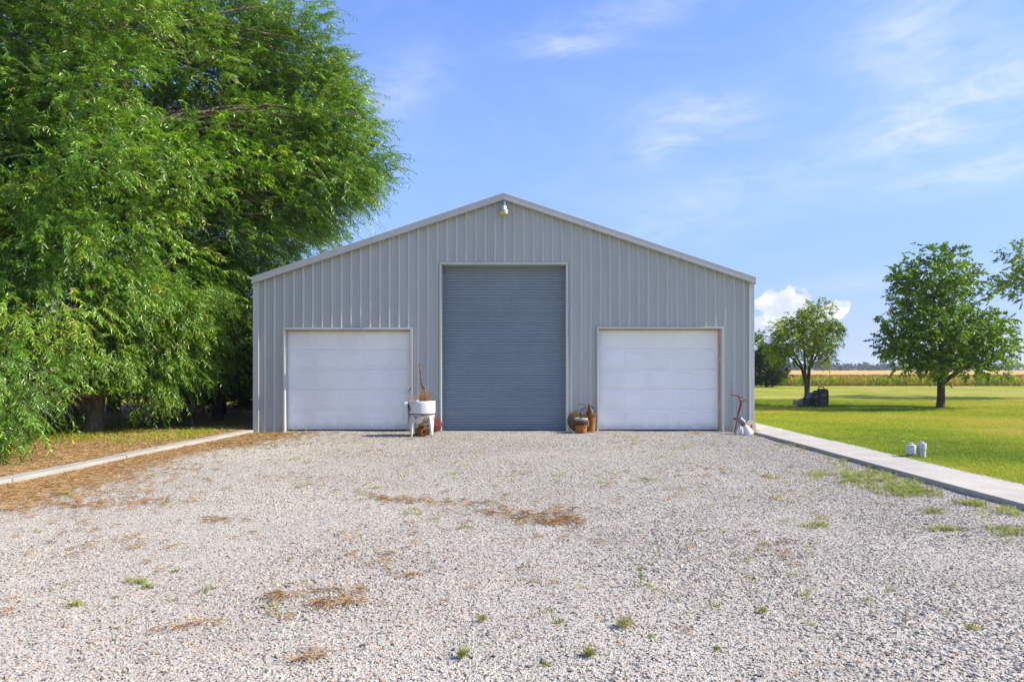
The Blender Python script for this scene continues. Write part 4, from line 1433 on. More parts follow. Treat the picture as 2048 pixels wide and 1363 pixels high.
def broad_tree(name, loc, label, paths, boughs, n_sp, m, leafL, leafW, mat, seed, rr=(0.5, 0.8), flat=0.75, group=None, spray_len=(0.25, 0.55), droop=0.25, bark='bark_dark', tbias=0.42, limb_r=0.05):
    """paths: (points, radii) of trunk and main limbs; boughs: clump centres; all relative to the foot"""
    r = np.random.default_rng(seed)
    org = np.array(loc, float)
    root = empty(name, org, label, 'tree', group)
    tr = MB()
    nodes = []
    for (pts, rad) in paths:
        tr.tube(pts, rad, 10)
        P_ = np.array(pts)
        for a_, b_ in zip(P_[:-1], P_[1:]):
            nodes += [a_ * 0.5 + b_ * 0.5, b_]
    zmin = 0.12 * max(n_[2] for n_ in nodes)
    nodes = [n_ for n_ in nodes if n_[2] > zmin]
    lb = MB()
    out = [[] for _ in range(5)]
    tints, tips = [], []
    for b_ in boughs:
        b_ = np.array(b_, float)
        cand = [(np.linalg.norm(n_ - b_) + (0.8 if n_[2] > b_[2] + 0.1 else 0), j) for j, n_ in enumerate(nodes)]
        n_ = nodes[min(cand)[1]]
        ln = np.linalg.norm(b_ - n_)
        cv = bez(n_, n_ * 0.5 + b_ * 0.5 + np.array([0, 0, 0.1 * ln]) + r.normal(size=3) * 0.06 * ln, b_, 6)
        lb.tube([tuple(p) for p in cv], list(np.linspace(min(limb_r, 0.012 + 0.016 * ln), 0.006, 6)), 5, cap=False)
        rad = r.uniform(*rr)
        for _k in range(4):
            e = b_ + rand_dirs(1, r)[0] * rad * 0.8 * np.array([1, 1, flat])
            j = r.integers(2, 5)
            lb.tube([tuple(cv[j]), tuple((cv[j] + e) / 2 + np.array([0, 0, 0.04])), tuple(e)], [0.012, 0.008, 0.003], 4, cap=False)
        n = int(n_sp * r.uniform(0.75, 1.25))
        u = rand_dirs(n, r) * (r.random((n, 1)) ** (1 / 2.4)) * rad * np.array([1, 1, flat])
        ow = b_ - np.array([0, 0, b_[2] * 0.6])
        ow = ow / (np.linalg.norm(ow) + 1e-6)
        d = ow * 0.4 + u / rad + r.normal(size=(n, 3)) * 0.4
        d /= np.linalg.norm(d, axis=1, keepdims=True)
        Pn, Dn, Nn, L, W, km, tip = sprays(org + b_ + u, d, r.uniform(*spray_len, n), m, droop, leafL, leafW, r, None, 0.8, 0.3)
        for lst, a_ in zip(out, (Pn, Dn, Nn, L, W)):
            lst.append(a_)
        tints.append(np.clip(r.normal(tbias, 0.12) + r.normal(0, 0.14, (n, 1)) + r.normal(0, 0.12, (n, m)), 0, 1).reshape(-1))
        tips.append(tip)
    Pn, Dn, Nn, L, W = (np.concatenate(a_) for a_ in out)
    V, T = leaf_arrays(Pn, Dn, Nn, L, W, 0.2)
    tree_parts(root, org, tr, lb, M[bark], V, T, np.repeat(np.concatenate(tints), 4), M[mat], twig_mesh(np.concatenate(tips), 0.004))


big_tree()
# dark cedars left of and behind the building's left wall
cedar((-9.0, 20.3, 0.05), 5.3, 1.75, 'dark cedar with bare lower stems at the building\'s left corner', 31, 1700, 0.9)
cedar((-11.2, 22.8, 0.05), 5.8, 2.1, 'tall dark cedar behind the corner cedar, deep in shade', 32, 1300, 1.3)
cedar((-14.0, 23.5, 0.05), 6.5, 2.4, 'broad dark cedar behind the trunk of the big spreading tree', 33, 1300, 0.6)
cedar((-17.6, 22.5, 0.05), 7.0, 2.6, 'dark cedar at the left edge behind the hanging branches', 34, 1300, 0.5)
cedar((-9.6, 26.5, 0.05), 4.6, 1.9, 'low dark cedar filling the gap behind the corner cedar', 37, 1300, 0.4)
cedar((-12.3, 27.5, 0.05), 5.5, 2.2, 'dark cedar in the second row behind the big tree', 38, 1100, 0.3)
cedar((-21.0, 24.5, 0.05), 7.5, 2.8, 'farthest left dark cedar, half lost behind foliage', 35, 1100, 0.5)


def pbx(px_, py_, foot, dy=0.0):
    p = px(px_, py_, foot.y + dy)
    return (p.x - foot.x, dy, p.z - foot.z)


cedar((-10.0, 22.9, 0.05), 4.4, 1.5, 'bushy dark cedar with foliage to the ground beside the corner cedar', 51, 1500, 0.15)
cedar((-11.3, 24.6, 0.05), 4.9, 1.7, 'thick dark cedar between the big tree trunk and the corner cedar', 52, 1400, 0.15)
cedar((-10.9, 27.2, 0.05), 4.2, 1.7, 'dark low cedar glimpsed at the far end of the shaded gap', 53, 1200, 0.1)
cedar((-13.0, 25.8, 0.05), 5.2, 2.0, 'wide dark cedar with skirts on the ground behind the big trunk', 54, 1300, 0.1)

# round-crowned tree on the lawn
mf = Vector(((1881 - VX) / FPX * 26.0, 26.0, LAWN_Z))
Q = lambda x, y, dy=0.0: pbx(x, y, mf, dy)
rb = random.Random(5)
mpaths = [([Q(1881, 821), Q(1881, 812), Q(1882, 795), Q(1882, 770), Q(1884, 745), Q(1885, 710), Q(1884, 660), Q(1882, 600), Q(1878, 540)], [0.22, 0.155, 0.135, 0.13, 0.12, 0.10, 0.08, 0.055, 0.02]),
          ([Q(1884, 768), Q(1902, 752, -0.1), Q(1925, 738, -0.2), Q(1955, 728, -0.3), Q(1985, 715, -0.4)], [0.085, 0.075, 0.062, 0.045, 0.02]),
          ([Q(1882, 745), Q(1860, 715, 0.3), Q(1835, 690, 0.6), Q(1800, 668, 0.8)], [0.08, 0.06, 0.045, 0.02]),
          ([Q(1884, 730), Q(1915, 690, 0.5), Q(1945, 650, 0.9), Q(1975, 615, 1.0)], [0.08, 0.06, 0.045, 0.02]),
          ([Q(1884, 720), Q(1880, 660, -0.8), Q(1872, 610, -1.2)], [0.07, 0.05, 0.02]),
          ([Q(1884, 700), Q(1850, 640, -0.3), Q(1815, 600, -0.4)], [0.06, 0.045, 0.02])]
# outline of the crown by rows: y -> left, right
rows = [(500, 1850, 1905), (535, 1805, 1930), (570, 1785, 1965), (605, 1790, 1955), (640, 1768, 2008), (672, 1762, 2024), (702, 1768, 2014), (730, 1800, 1990)]
mb_ = []
for (y, xl, xr) in rows:
    nrow = max(2, int((xr - xl) / 27))
    for i in range(nrow):
        x = xl + (xr - xl) * (i + rb.uniform(0.15, 0.85)) / nrow
        half = (xr - xl) / 2 / 52.5
        depth = half * sqrt(max(0.05, 1 - ((x - (xl + xr) / 2) / ((xr - xl) / 2)) ** 2))
        for dy in ((-0.6, 0.6) if depth > 0.9 else (0.0,)):
            mb_.append(Q(x, y + rb.uniform(-12, 12), dy * depth + rb.uniform(-0.3, 0.3)))
broad_tree('shade_tree', mf, 'dark green round crowned shade tree on the lawn with one low limb to the right', mpaths, mb_, 27, 11, 0.12, 0.085, 'maple', 41, (0.40, 0.64), 0.75, 'trees on the lawn', (0.2, 0.5), tbias=0.45)

# small many-stemmed tree
sf = Vector(((1613 - VX) / FPX * 28.3, 28.3, LAWN_Z))
Q = lambda x, y, dy=0.0: pbx(x, y, sf, dy)
spaths = [([Q(1613, 818), Q(1614, 800), Q(1614, 782), Q(1612, 768), Q(1606, 745, 0.1), Q(1600, 725, 0.2), Q(1585, 700, 0.3), Q(1565, 675, 0.3)], [0.15, 0.12, 0.10, 0.075, 0.055, 0.045, 0.03, 0.012]),
          ([Q(1615, 785), Q(1617, 760), Q(1618, 740, -0.1), Q(1626, 705, -0.2), Q(1634, 660, -0.2)], [0.09, 0.075, 0.065, 0.045, 0.015]),
          ([Q(1613, 770), Q(1610, 740, -0.2), Q(1609, 705, -0.4), Q(1605, 660, -0.5)], [0.06, 0.05, 0.04, 0.015]),
          ([Q(1617, 745), Q(1630, 715, 0.3), Q(1648, 690, 0.5), Q(1662, 665, 0.5)], [0.05, 0.04, 0.03, 0.012]),
          ([Q(1604, 738, 0.1), Q(1580, 712, -0.2), Q(1555, 698, -0.4)], [0.04, 0.03, 0.012])]
rows = [(622, 1612, 1645), (645, 1570, 1662), (665, 1550, 1672), (688, 1536, 1672), (706, 1540, 1655)]
sb_ = []
for (y, xl, xr) in rows:
    nrow = max(2, int((xr - xl) / 20))
    for i in range(nrow):
        x = xl + (xr - xl) * (i + rb.uniform(0.1, 0.9)) / nrow
        if y > 695 and 1585 < x < 1630 and rb.random() < 0.6:
            continue
        for dy in (rb.uniform(-1.1, -0.2), rb.uniform(0.2, 1.1)):
            sb_.append(Q(x, y + rb.uniform(-8, 8), dy))
broad_tree('small_tree', sf, 'small airy tree with several thin stems, the mower at its foot', spaths, sb_, 27, 13, 0.105, 0.042, 'small', 42, (0.30, 0.5), 0.7, 'trees on the lawn', (0.2, 0.45), 0.5, tbias=0.50, limb_r=0.03)

# tree whose branches enter from the right edge
of = Vector((29.4, 35.8, LAWN_Z))
ob = []
while len(ob) < 46:
    d = rand_dirs(1, rng)[0]
    f = rng.uniform(0.35, 1.0) ** 0.5
    ob.append(np.array([0, 0, 6.9]) + d * f * np.array([3.6, 3.2, 2.4]))
broad_tree('shade_tree', of, 'tree at the right edge of the picture, only its left branches showing', [([(0, 0, -0.1), (0.05, 0, 1.5), (0, 0.1, 3.0), (-0.1, 0, 5.0), (0, 0, 7.6)], [0.32, 0.24, 0.22, 0.15, 0.04]),
           ([(0, 0.1, 2.8), (-1.0, 0, 4.2), (-2.2, -0.2, 5.4)], [0.12, 0.09, 0.03]), ([(0, 0.1, 3.0), (1.0, 0.3, 4.4), (2.0, 0.4, 5.8)], [0.12, 0.09, 0.03])],
           ob, 30, 11, 0.13, 0.10, 'maple', 43, (0.6, 0.9), 0.75, 'trees on the lawn', (0.25, 0.55), tbias=0.55)

# bushy cedar and a pale tree past the building's right wall
cedar((20.6, 57.0, LAWN_Z), 3.3, 1.75, 'dark bushy cedar at the field edge beyond the building\'s right wall', 36, 1700, 0.2, group='trees at the field edge', leafL=0.14)
pf = Vector((20.4, 60.5, LAWN_Z))
pb_ = [np.array([rb.uniform(-1.3, 1.1), rb.uniform(-1, 1), rb.uniform(2.6, 5.0)]) for _ in range(22)]
broad_tree('leafy_tree', pf, 'bright green leafy tree top showing above the bushy cedar', [([(0, 0, -0.1), (0, 0.05, 1.5), (-0.1, 0, 3.0), (0, 0, 4.6)], [0.14, 0.11, 0.08, 0.03])], pb_, 14, 10, 0.16, 0.11, 'small', 44, (0.4, 0.65), 0.8, 'trees at the field edge', (0.25, 0.5), tbias=0.35)

# ------------------------------------------------------------------ corn, fields, far trees
CY0 = 60.3
b = MB()
b.add([(-400, 60.2, -0.0), (600, 60.2, 0.0), (600, 285, 0.0), (-400, 285, 0.0)], [(0, 1, 2, 3)])
tag(b.build('field_soil', M['mulch']), kind='structure')
b = MB()
b.add([(-900, 285, 0.0), (1200, 285, 0.0), (1200, 1200, 0.0), (-900, 1200, 0.0)], [(0, 1, 2, 3)])
tag(b.build('bean_field', M['bean']), kind='structure')


def corn_plant(seed):
    r = random.Random(seed)
    b = MB()
    H = 0.86
    b.tube([(0, 0, 0), (0.01, 0, H * 0.5), (0.0, 0.01, H)], [0.016, 0.013, 0.006], 4, cap=False)
    for i in range(8):
        z = 0.10 + 0.085 * i
        a = (i % 2) * pi + r.uniform(-0.6, 0.6) + seed
        L = r.uniform(0.26, 0.42)
        ca, sa = cos(a), sin(a)
        w = 0.032
        vs = []
        for (u, up, ww) in ((0, 0, 0.5), (0.4, 0.16, 1.0), (0.75, 0.13, 0.8), (1.0, -0.06, 0.1)):
            cx, cy, cz = ca * L * u, sa * L * u, z + up * r.uniform(0.8, 1.3)
            vs += [(cx - sa * w * ww, cy + ca * w * ww, cz + 0.01), (cx + sa * w * ww, cy - ca * w * ww, cz)]
        b.add(vs, [(0, 1, 3, 2), (2, 3, 5, 4), (4, 5, 7, 6)])
    nf = len(b.f)
    for i in range(8):
        a = r.uniform(0, 2 * pi)
        b.tube([(0, 0, H - 0.06), (cos(a) * 0.045, sin(a) * 0.045, H + 0.05), (cos(a) * 0.10, sin(a) * 0.10, H + 0.09)], [0.012, 0.012, 0.006], 3, cap=False)
    me = b.mesh('corn_plant')
    me.materials.append(M['corn'])
    me.materials.append(M['corn_top'])
    for p_ in me.polygons:
        p_.material_index = 1 if p_.index >= nf else 0
    return me


cp, ct = [], []
for row in range(14):
    y = CY0 + row * 0.62 + (row // 10) * 0.2
    xs_ = np.arange(3.0, 84.0, 0.25)
    xs_ = xs_ + rng.uniform(-0.09, 0.09, len(xs_))
    cp.append(np.stack([xs_, y + rng.uniform(-0.06, 0.06, len(xs_)), np.zeros(len(xs_))], 1))
    pat = vnoise(xs_, np.full(len(xs_), y * 0.3), 3.5, 8) * 0.6 + vnoise(xs_, np.full(len(xs_), y), 0.9, 9) * 0.4
    ct.append(np.clip((pat - 0.30) * 1.5 + rng.normal(0, 0.12, len(xs_)) + (0.12 if row > 1 else 0), 0, 1))
cp, ct = np.concatenate(cp), np.concatenate(ct)
n = len(cp)
rot = np.stack([rng.normal(0, 0.06, n), rng.normal(0, 0.06, n), rng.uniform(0, 2 * pi, n)], 1)
s_ = rng.uniform(0.88, 1.10, n)
corn = scatter('corn_rows', cp, rot, np.stack([s_ * 1.15, s_ * 1.15, s_], 1), rng.integers(0, 4, n), ct, [corn_plant(i) for i in range(4)], M['corn'])
# canopy beyond the first rows
cx_ = np.linspace(-300, 500, 160)
cy_ = np.linspace(CY0 + 13.4 * 0.62, 284, 110)
XX, YY = np.meshgrid(cx_, cy_)
ZZ = 0.86 + 0.10 * (rng.random(XX.shape) - 0.5) + 0.05 * (vnoise(XX, YY, 20, 11) - 0.5)
V = np.stack([XX, YY, ZZ], 2).reshape(-1, 3)
nx = len(cx_)
qi = (np.arange(len(cy_) - 1)[:, None] * nx + np.arange(nx - 1)[None]).reshape(-1)
Fq = np.stack([qi, qi + 1, qi + nx + 1, qi + nx], 1)
me = np_mesh('corn_canopy', V, Fq, nside=4)
o = link('corn_canopy', me, M['corn_top'])
tag(o, kind='stuff')

# distant wood along the horizon: one mass of clumps
r = np.random.default_rng(55)
Pn = []
x = -700.0
while x < 900:
    big = r.random() < 0.12
    h = r.uniform(4.0, 6.5) * (1.35 if big else 1.0)
    w = r.uniform(5, 12)
    gap = 0
    nl = 90
    d = rand_dirs(nl, r) * (r.random((nl, 1)) ** 0.4)
    Pn.append(np.array([x, 640 + r.uniform(-14, 14), h * 0.52]) + d * np.array([w * 0.7, 6, h * 0.5]))
    x += w * r.uniform(0.5, 0.9)
Pn = np.concatenate(Pn)
n = len(Pn)
V, T = leaf_arrays(Pn, rand_dirs(n, r), rand_dirs(n, r), r.uniform(2.2, 4.0, n), r.uniform(1.8, 3.2, n), 0.3)
o = link('distant_wood', np_mesh('distant_wood', V, T, np.repeat(r.random(n), 4)), M['far'])
tag(o, kind='stuff')

for (xp, base_y, topy, wpx, Yd, lab, mt) in ((1629, 741, 722, 26, 480, 'hazy round tree standing out of the distant wood', 'far'),
                                            (1655, 741, 712, 20, 300, 'slim yellow green tree far off in the field', 'small'),
                                            (2016, 741, 718, 28, 470, 'hazy rounded tree far off at the right edge of the field', 'far')):
    s = Yd / FPX
    h = CAM_H + (VY - topy) * s
    rr_ = np.random.default_rng(int(xp))
    root = empty('far_tree', ((xp - VX) * s, Yd, 0), lab, 'tree', 'single trees far across the fields')
    MB().tube([(0, 0, -0.1), (0, 0, h * 0.3), (0, 0, h * 0.7)], [0.3, 0.22, 0.06], 6).build('trunk', M['bark_dark'], root)
    nl = 700
    d = rand_dirs(nl, rr_) * (rr_.random((nl, 1)) ** 0.45)
    lumps = rand_dirs(12, rr_) * 0.55
    Pn = np.array([0, 0, h * 0.56]) + (lumps[rr_.integers(0, 12, nl)] + d * 0.5) * np.array([wpx * s * 0.5, wpx * s * 0.5, h * 0.44])
    V, T = leaf_arrays(Pn, rand_dirs(nl, rr_), rand_dirs(nl, rr_), rr_.uniform(0.5, 1.0, nl) * s * 3.2, rr_.uniform(0.5, 1.0, nl) * s * 2.6, 0.3)
    link('crown', np_mesh('crown', V, T, np.repeat(rr_.random(nl), 4)), M[mt], root)

for i, (xp, topy, Yd, lab) in enumerate(((1767, 723, 300, 'thin utility pole far across the fields beside the shade tree'), (1626, 722, 290, 'thin utility pole seen behind the small many-stemmed tree'))):
    s = Yd / FPX
    root = empty('utility_pole', ((xp - VX) * s, Yd, 0), lab, 'pole', 'utility poles across the fields')
    h = CAM_H + (VY - topy) * s
    MB().tube([(0, 0, -0.2), (0, 0, h)], [0.16, 0.11], 8).build('post', M['pole'], root)
    MB().box(-0.9, 0.9, -0.05, 0.05, h - 0.5, h - 0.38).build('crossarm', M['pole'], root)
s = 560 / FPX
hs2 = empty('farm_shed', ((2036 - VX) * s, 560, 0), 'tiny white shed far off by the trees at the right edge', 'shed')
MB().box(-3, 3, -2, 2, 0, 1.7).build('wall', M['house_wall'], hs2)
b = MB()
b.add([(-3.3, -2.3, 1.7), (3.3, -2.3, 1.7), (3.3, 2.3, 1.7), (-3.3, 2.3, 1.7), (-3.3, 0, 2.6), (3.3, 0, 2.6)], [(0, 1, 5, 4), (2, 3, 4, 5), (0, 4, 3), (1, 2, 5), (3, 2, 1, 0)])
b.build('roof', M['house_roof'], hs2)

# ------------------------------------------------------------------ gravel stones
def stone_mesh(seed):
    r = np.random.default_rng(seed)
    bm = bmesh.new()
    pts = rand_dirs(13, r) * r.uniform(0.75, 1.05, (13, 1)) * np.array([0.5, 0.40, 0.30])
    vs = [bm.verts.new(p) for p in pts]
    res = bmesh.ops.convex_hull(bm, input=vs)
    bmesh.ops.delete(bm, geom=[v for v in bm.verts if not v.link_faces], context='VERTS')
    me = bpy.data.meshes.new('stone')
    bm.to_mesh(me)
    bm.free()
    return me


def in_view(x, y, m=0.9):
    return np.abs(x - 0.0) < 0.765 * y + m


NSTONE = 640000
yy = rng.uniform(2.5, 16.85, NSTONE * 2)
xx = rng.uniform(-7.3, 5.62, NSTONE * 2)
k_ = in_view(xx, yy) & (xx > kerb_in(yy))
near = k_ & ~((yy > FY - 0.01) & ((xx < -5.7) | (xx > 4.9) | ((xx > -2.7) & (xx < -1.93)) | ((xx > 1.15) & (xx < 1.9))))
xx, yy = xx[near][:NSTONE], yy[near][:NSTONE]
n = len(xx)
size = np.clip(rng.lognormal(math.log(0.0165), 0.34, n), 0.008, 0.040) * (0.80 + 0.50 * vnoise(xx, yy, 1.4, 3)) * (1 + 0.12 * np.clip((5.2 - yy) / 2.2, 0, 1))
rowz = gz(xx, yy) + size * rng.uniform(-0.12, 0.10, n)
tn = rng.random(n)
# more dark and brown stones in some places
dirt = vnoise(xx, yy, 0.9, 4) * 0.6 + vnoise(xx, yy, 0.3, 6) * 0.4
sel = rng.random(n) < np.clip((dirt - 0.58) * 0.9, 0, 0.22)
tn = np.where(sel, rng.choice([0.05, 0.12, 0.92, 0.96], n), tn)
tn = np.where((tn > 0.1) & (tn < 0.88), np.clip(tn + 0.5 * (vnoise(xx, yy, 2.6, 15) - 0.5), 0.09, 0.88), tn)
tn = np.where((tn > 0.89) & (rng.random(n) < 0.6), rng.uniform(0.4, 0.88, n), tn)
rot = np.stack([rng.normal(0, 0.24, n), rng.normal(0, 0.24, n), rng.uniform(0, 2 * pi, n)], 1)
scl = np.stack([size * rng.uniform(0.9, 1.4, n), size * rng.uniform(0.8, 1.15, n), size * rng.uniform(0.8, 1.2, n)], 1)
grav = scatter('gravel', np.stack([xx, yy, rowz], 1), rot, scl, rng.integers(0, 8, n), tn, [stone_mesh(i) for i in range(8)], M['stone'])
print('stones', n)


# ------------------------------------------------------------------ needle litter
def needle_clump(seed, n_=9, L=0.09):
    r = random.Random(seed)
    b = MB()
    for i in range(n_):
        a = r.uniform(0, 2 * pi)
        l = L * r.uniform(0.6, 1.2)
        cx, cy = r.uniform(-0.05, 0.05), r.uniform(-0.03, 0.03)
        z0, z1 = r.uniform(0.002, 0.012), r.uniform(0.002, 0.018)
        ca, sa = cos(a) * l / 2, sin(a) * l / 2
        b.tube([(cx - ca, cy - sa, z0), (cx + r.uniform(-.006, .006), cy + r.uniform(-.006, .006), (z0 + z1) / 2 + 0.004), (cx + ca, cy + sa, z1)], [0.0012, 0.0016, 0.001], 3, cap=False)
    return b.mesh('needles')


NX, NY, NTN = [], [], []


def litter(x, y, t_):
    NX.append(x)
    NY.append(y)
    NTN.append(t_)


# strip inside the kerb, thinning out to the right
yy = rng.uniform(3.5, 16.4, 16000)
dd = rng.exponential(0.30, 16000) * (0.55 + 0.95 * vnoise(np.zeros(16000), yy, 1.6, 12))
litter(kerb_in(yy) + 0.015 + dd, yy, np.clip(rng.normal(0.5, 0.22, 16000), 0, 1))
# strip on the bed side
yy = rng.uniform(3.5, 17.5, 15000)
dd = rng.exponential(1.7, 15000)
litter(kerb_in(yy) - 0.30 - dd, yy, np.clip(rng.normal(0.55, 0.25, 15000), 0, 1))
# drifts on the gravel: px, py, half-width px, half-height px, tilt, count
for (x, y, hw, hh, ti, cnt) in ((1040, 1030, 80, 10, 0.18, 230), (1090, 1046, 60, 6, 0.0, 120), (790, 1000, 55, 6, 0, 120), (900, 1006, 90, 7, 0.1, 150), (1125, 1030, 25, 16, -0.3, 120),
                                (455, 1040, 36, 4, -0.1, 45), (290, 1005, 45, 7, 0, 90), (180, 1010, 80, 8, 0, 130), (570, 1190, 42, 9, -0.1, 120), (690, 1192, 42, 12, -0.3, 110),
                                (765, 1130, 40, 22, 0.4, 90), (640, 1215, 80, 14, -0.2, 110), (420, 1245, 60, 10, -0.2, 60), (610, 1315, 45, 14, 0.3, 60), (1560, 1112, 30, 10, 0, 40),
                                (1440, 940, 60, 8, 0, 50), (1280, 940, 90, 9, 0, 60), (700, 905, 90, 8, 0, 60), (1960, 985, 30, 5, 0.2, 60), (330, 940, 110, 16, -0.2, 170),
                                (300, 1085, 180, 25, 0, 60), (950, 1180, 260, 40, 0, 60), (1500, 1060, 260, 60, 0, 70), (800, 1060, 300, 50, 0, 120), (1200, 965, 300, 30, 0, 110), (150, 1060, 140, 30, 0, 70),
                                (600, 945, 200, 25, 0, 110), (1350, 890, 160, 10, 0, 40), (560, 880, 60, 8, 0, 60)):
    cnt = int(cnt * (0.30 if y < 1090 else 0.13))
    hvy = rng.random(cnt) ** -0.35
    u, v = rng.normal(0, 0.5, cnt) * hvy, rng.normal(0, 0.5, cnt) * hvy
    X2 = x + hw * u - hh * v * ti
    Y2 = y + hh * v + hw * u * ti * 0.5
    Yd = CAM_H * FPX / np.maximum(Y2 - VY, 60)
    litter((X2 - VX) / FPX * Yd, Yd, np.clip(rng.normal(0.35, 0.2, cnt), 0, 1))
NX, NY, NTN = np.concatenate(NX), np.concatenate(NY), np.concatenate(NTN)
ok = (NY > 2.4) & (NY < 17.5) & (NX < 5.5)
NX, NY, NTN = NX[ok], NY[ok], NTN[ok]
NZ = np.where(NX > kerb_in(NY), gz(NX, NY) + 0.014, 0.075)
n = len(NX)
rot = np.stack([rng.normal(0, 0.12, n), rng.normal(0, 0.12, n), rng.uniform(0, 2 * pi, n)], 1)
s_ = rng.uniform(0.6, 1.2, n)
scatter('needle_litter', np.stack([NX, NY, NZ], 1), rot, np.stack([s_, s_, s_ * 1.2], 1), rng.integers(0, 6, n), NTN, [needle_clump(i) for i in range(6)], M['needle'])


# ------------------------------------------------------------------ grass and weeds
def tuft(seed, n_=10, h=0.05, spread=0.05, w=0.0022, lean=0.7):
    r = random.Random(seed)
    b = MB()
    for i in range(n_):
        x0, y0 = r.uniform(-spread, spread), r.uniform(-spread, spread)
        a = r.uniform(0, 2 * pi)
        hh = h * r.uniform(0.6, 1.2)
        lx, ly = cos(a) * hh * lean * r.uniform(0.4, 1.2), sin(a) * hh * lean * r.uniform(0.4, 1.2)
        px_, py_ = -sin(a) * w, cos(a) * w
        b.add([(x0 - px_, y0 - py_, 0), (x0 + px_, y0 + py_, 0), (x0 + lx * 0.4 + px_ * 0.8, y0 + ly * 0.4 + py_ * 0.8, hh * 0.65),
               (x0 + lx * 0.4 - px_ * 0.8, y0 + ly * 0.4 - py_ * 0.8, hh * 0.65), (x0 + lx, y0 + ly, hh)], [(0, 1, 2, 3), (3, 2, 4)])
    return b.mesh('tuft')


gx, gy = [], []
for (y0, y1, dens) in ((6.5, 14, 330), (14, 22, 170), (22, 34, 80)):
    A = (y1 - y0) * 24
    n0 = int(A * dens)
    gx.append(rng.uniform(6.58, 30, n0))
    gy.append(rng.uniform(y0, y1, n0))
gx, gy = np.concatenate(gx), np.concatenate(gy)
gx = np.concatenate([gx, 6.575 + rng.exponential(0.06, 5000)])
gy = np.concatenate([gy, rng.uniform(7, 30, 5000)])
k_ = (gx < 0.765 * gy + 1.5)
gx, gy = gx[k_], gy[k_]
n = len(gx)
gt = 0.70 * vnoise(gx, gy, 4.2, 20) - 0.06 + 0.30 * vnoise(gx * 0.6, gy * 1.5, 1.4, 21) + 0.25 * rng.random(n)
gt = np.clip((gt - 0.17) * 1.15, 0, 1)
rot = np.stack([np.zeros(n), np.zeros(n), rng.uniform(0, 2 * pi, n)], 1)
s_ = rng.uniform(0.7, 1.25, n) * (1 + 0.25 * (gy > 22))
scatter('lawn_blades', np.stack([gx, gy, np.full(n, LAWN_Z - 0.003)], 1), rot, np.stack([s_ * 1.3, s_ * 1.3, s_ * 0.85], 1), rng.integers(0, 5, n), gt, [tuft(i, 12, 0.045, 0.06, 0.0028, 0.9) for i in range(5)], M['blade'])
print('lawn tufts', n)
# thin grass in the bed under the big tree
gx, gy = rng.uniform(-16, -6.9, 9000), rng.uniform(8, 18, 9000)
pat = vnoise(gx, gy, 1.5, 30)
k_ = (rng.random(9000) < np.clip((pat - 0.45) * 3, 0, 1)) & (gx < kerb_in(gy) - 0.45)
gx, gy = gx[k_], gy[k_]
n = len(gx)
rot = np.stack([np.zeros(n), np.zeros(n), rng.uniform(0, 2 * pi, n)], 1)
s_ = rng.uniform(0.8, 1.7, n)
scatter('bed_grass', np.stack([gx, gy, np.full(n, 0.05)], 1), rot, np.stack([s_, s_, s_], 1), rng.integers(0, 5, n), np.clip(rng.normal(0.45, 0.2, n), 0, 1), [tuft(20 + i, 10, 0.07, 0.06, 0.003, 0.8) for i in range(5)], M['blade'])

# loose patches of low weeds in the gravel
wx_, wy_, wt_ = [], [], []
for (x, y, hw, hh, cnt, tt) in ((1780, 962, 80, 20, 230, 0.25), (1815, 985, 55, 11, 150, 0.2), (1730, 950, 50, 10, 80, 0.35), (1700, 965, 30, 5, 30, 0.3), (1920, 955, 90, 10, 60, 0.55), (1850, 965, 40, 10, 50, 0.4),
                                (1640, 950, 40, 8, 40, 0.45), (1545, 955, 14, 4, 16, 0.6), (1680, 905, 60, 10, 50, 0.5), (1620, 895, 60, 10, 30, 0.5), (1720, 925, 60, 8, 55, 0.45), (1940, 1008, 22, 6, 40, 0.3),
                                (1870, 1025, 16, 5, 26, 0.3), (2000, 1020, 45, 14, 70, 0.45), (1640, 1052, 18, 5, 18, 0.35), (1890, 1058, 26, 4, 28, 0.35), (2010, 1065, 26, 14, 50, 0.3), (1560, 1000, 10, 4, 8, 0.5),
                                (1380, 861, 25, 3, 26, 0.45), (1340, 860, 20, 3, 16, 0.4), (1445, 864, 20, 3, 22, 0.3), (1260, 862, 60, 3, 34, 0.55), (1230, 862, 20, 3, 12, 0.6), (1105, 862, 12, 3, 14, 0.35), (1010, 861, 60, 2, 10, 0.5),
                                (590, 866, 30, 4, 20, 0.6), (700, 885, 80, 8, 16, 0.5), (1290, 876, 40, 4, 10, 0.6), (1395, 870, 8, 3, 14, 0.85), (840, 1030, 20, 10, 10, 0.5), (750, 985, 60, 20, 10, 0.5), (1350, 900, 160, 20, 26, 0.55),
                                (130, 988, 10, 4, 10, 0.3), (265, 1165, 16, 4, 14, 0.2), (295, 1175, 12, 3, 8, 0.25), (150, 1210, 10, 4, 6, 0.3), (930, 1055, 12, 4, 8, 0.3), (1480, 1010, 400, 80, 60, 0.5), (900, 950, 300, 60, 46, 0.5), (400, 1150, 260, 80, 16, 0.3),
                                (1500, 1180, 400, 100, 34, 0.4), (560, 905, 60, 20, 30, 0.5)):
    cnt = max(4, int(cnt * 0.62))
    u, v = rng.normal(0, 0.6, cnt), rng.normal(0, 0.6, cnt)
    Y2 = y + hh * v
    X2 = x + hw * u + (Y2 - y) * 1.2
    Yd = CAM_H * FPX / np.maximum(Y2 - VY, 60)
    wx_.append((X2 - VX) / FPX * Yd)
    wy_.append(Yd)
    wt_.append(np.clip(rng.normal(tt + 0.14, 0.16, cnt), 0, 1))
wx_, wy_, wt_ = np.concatenate(wx_), np.concatenate(wy_), np.concatenate(wt_)
k_ = (wx_ < 5.55) & (wy_ < 16.62)
wx_, wy_, wt_ = wx_[k_], wy_[k_], wt_[k_]
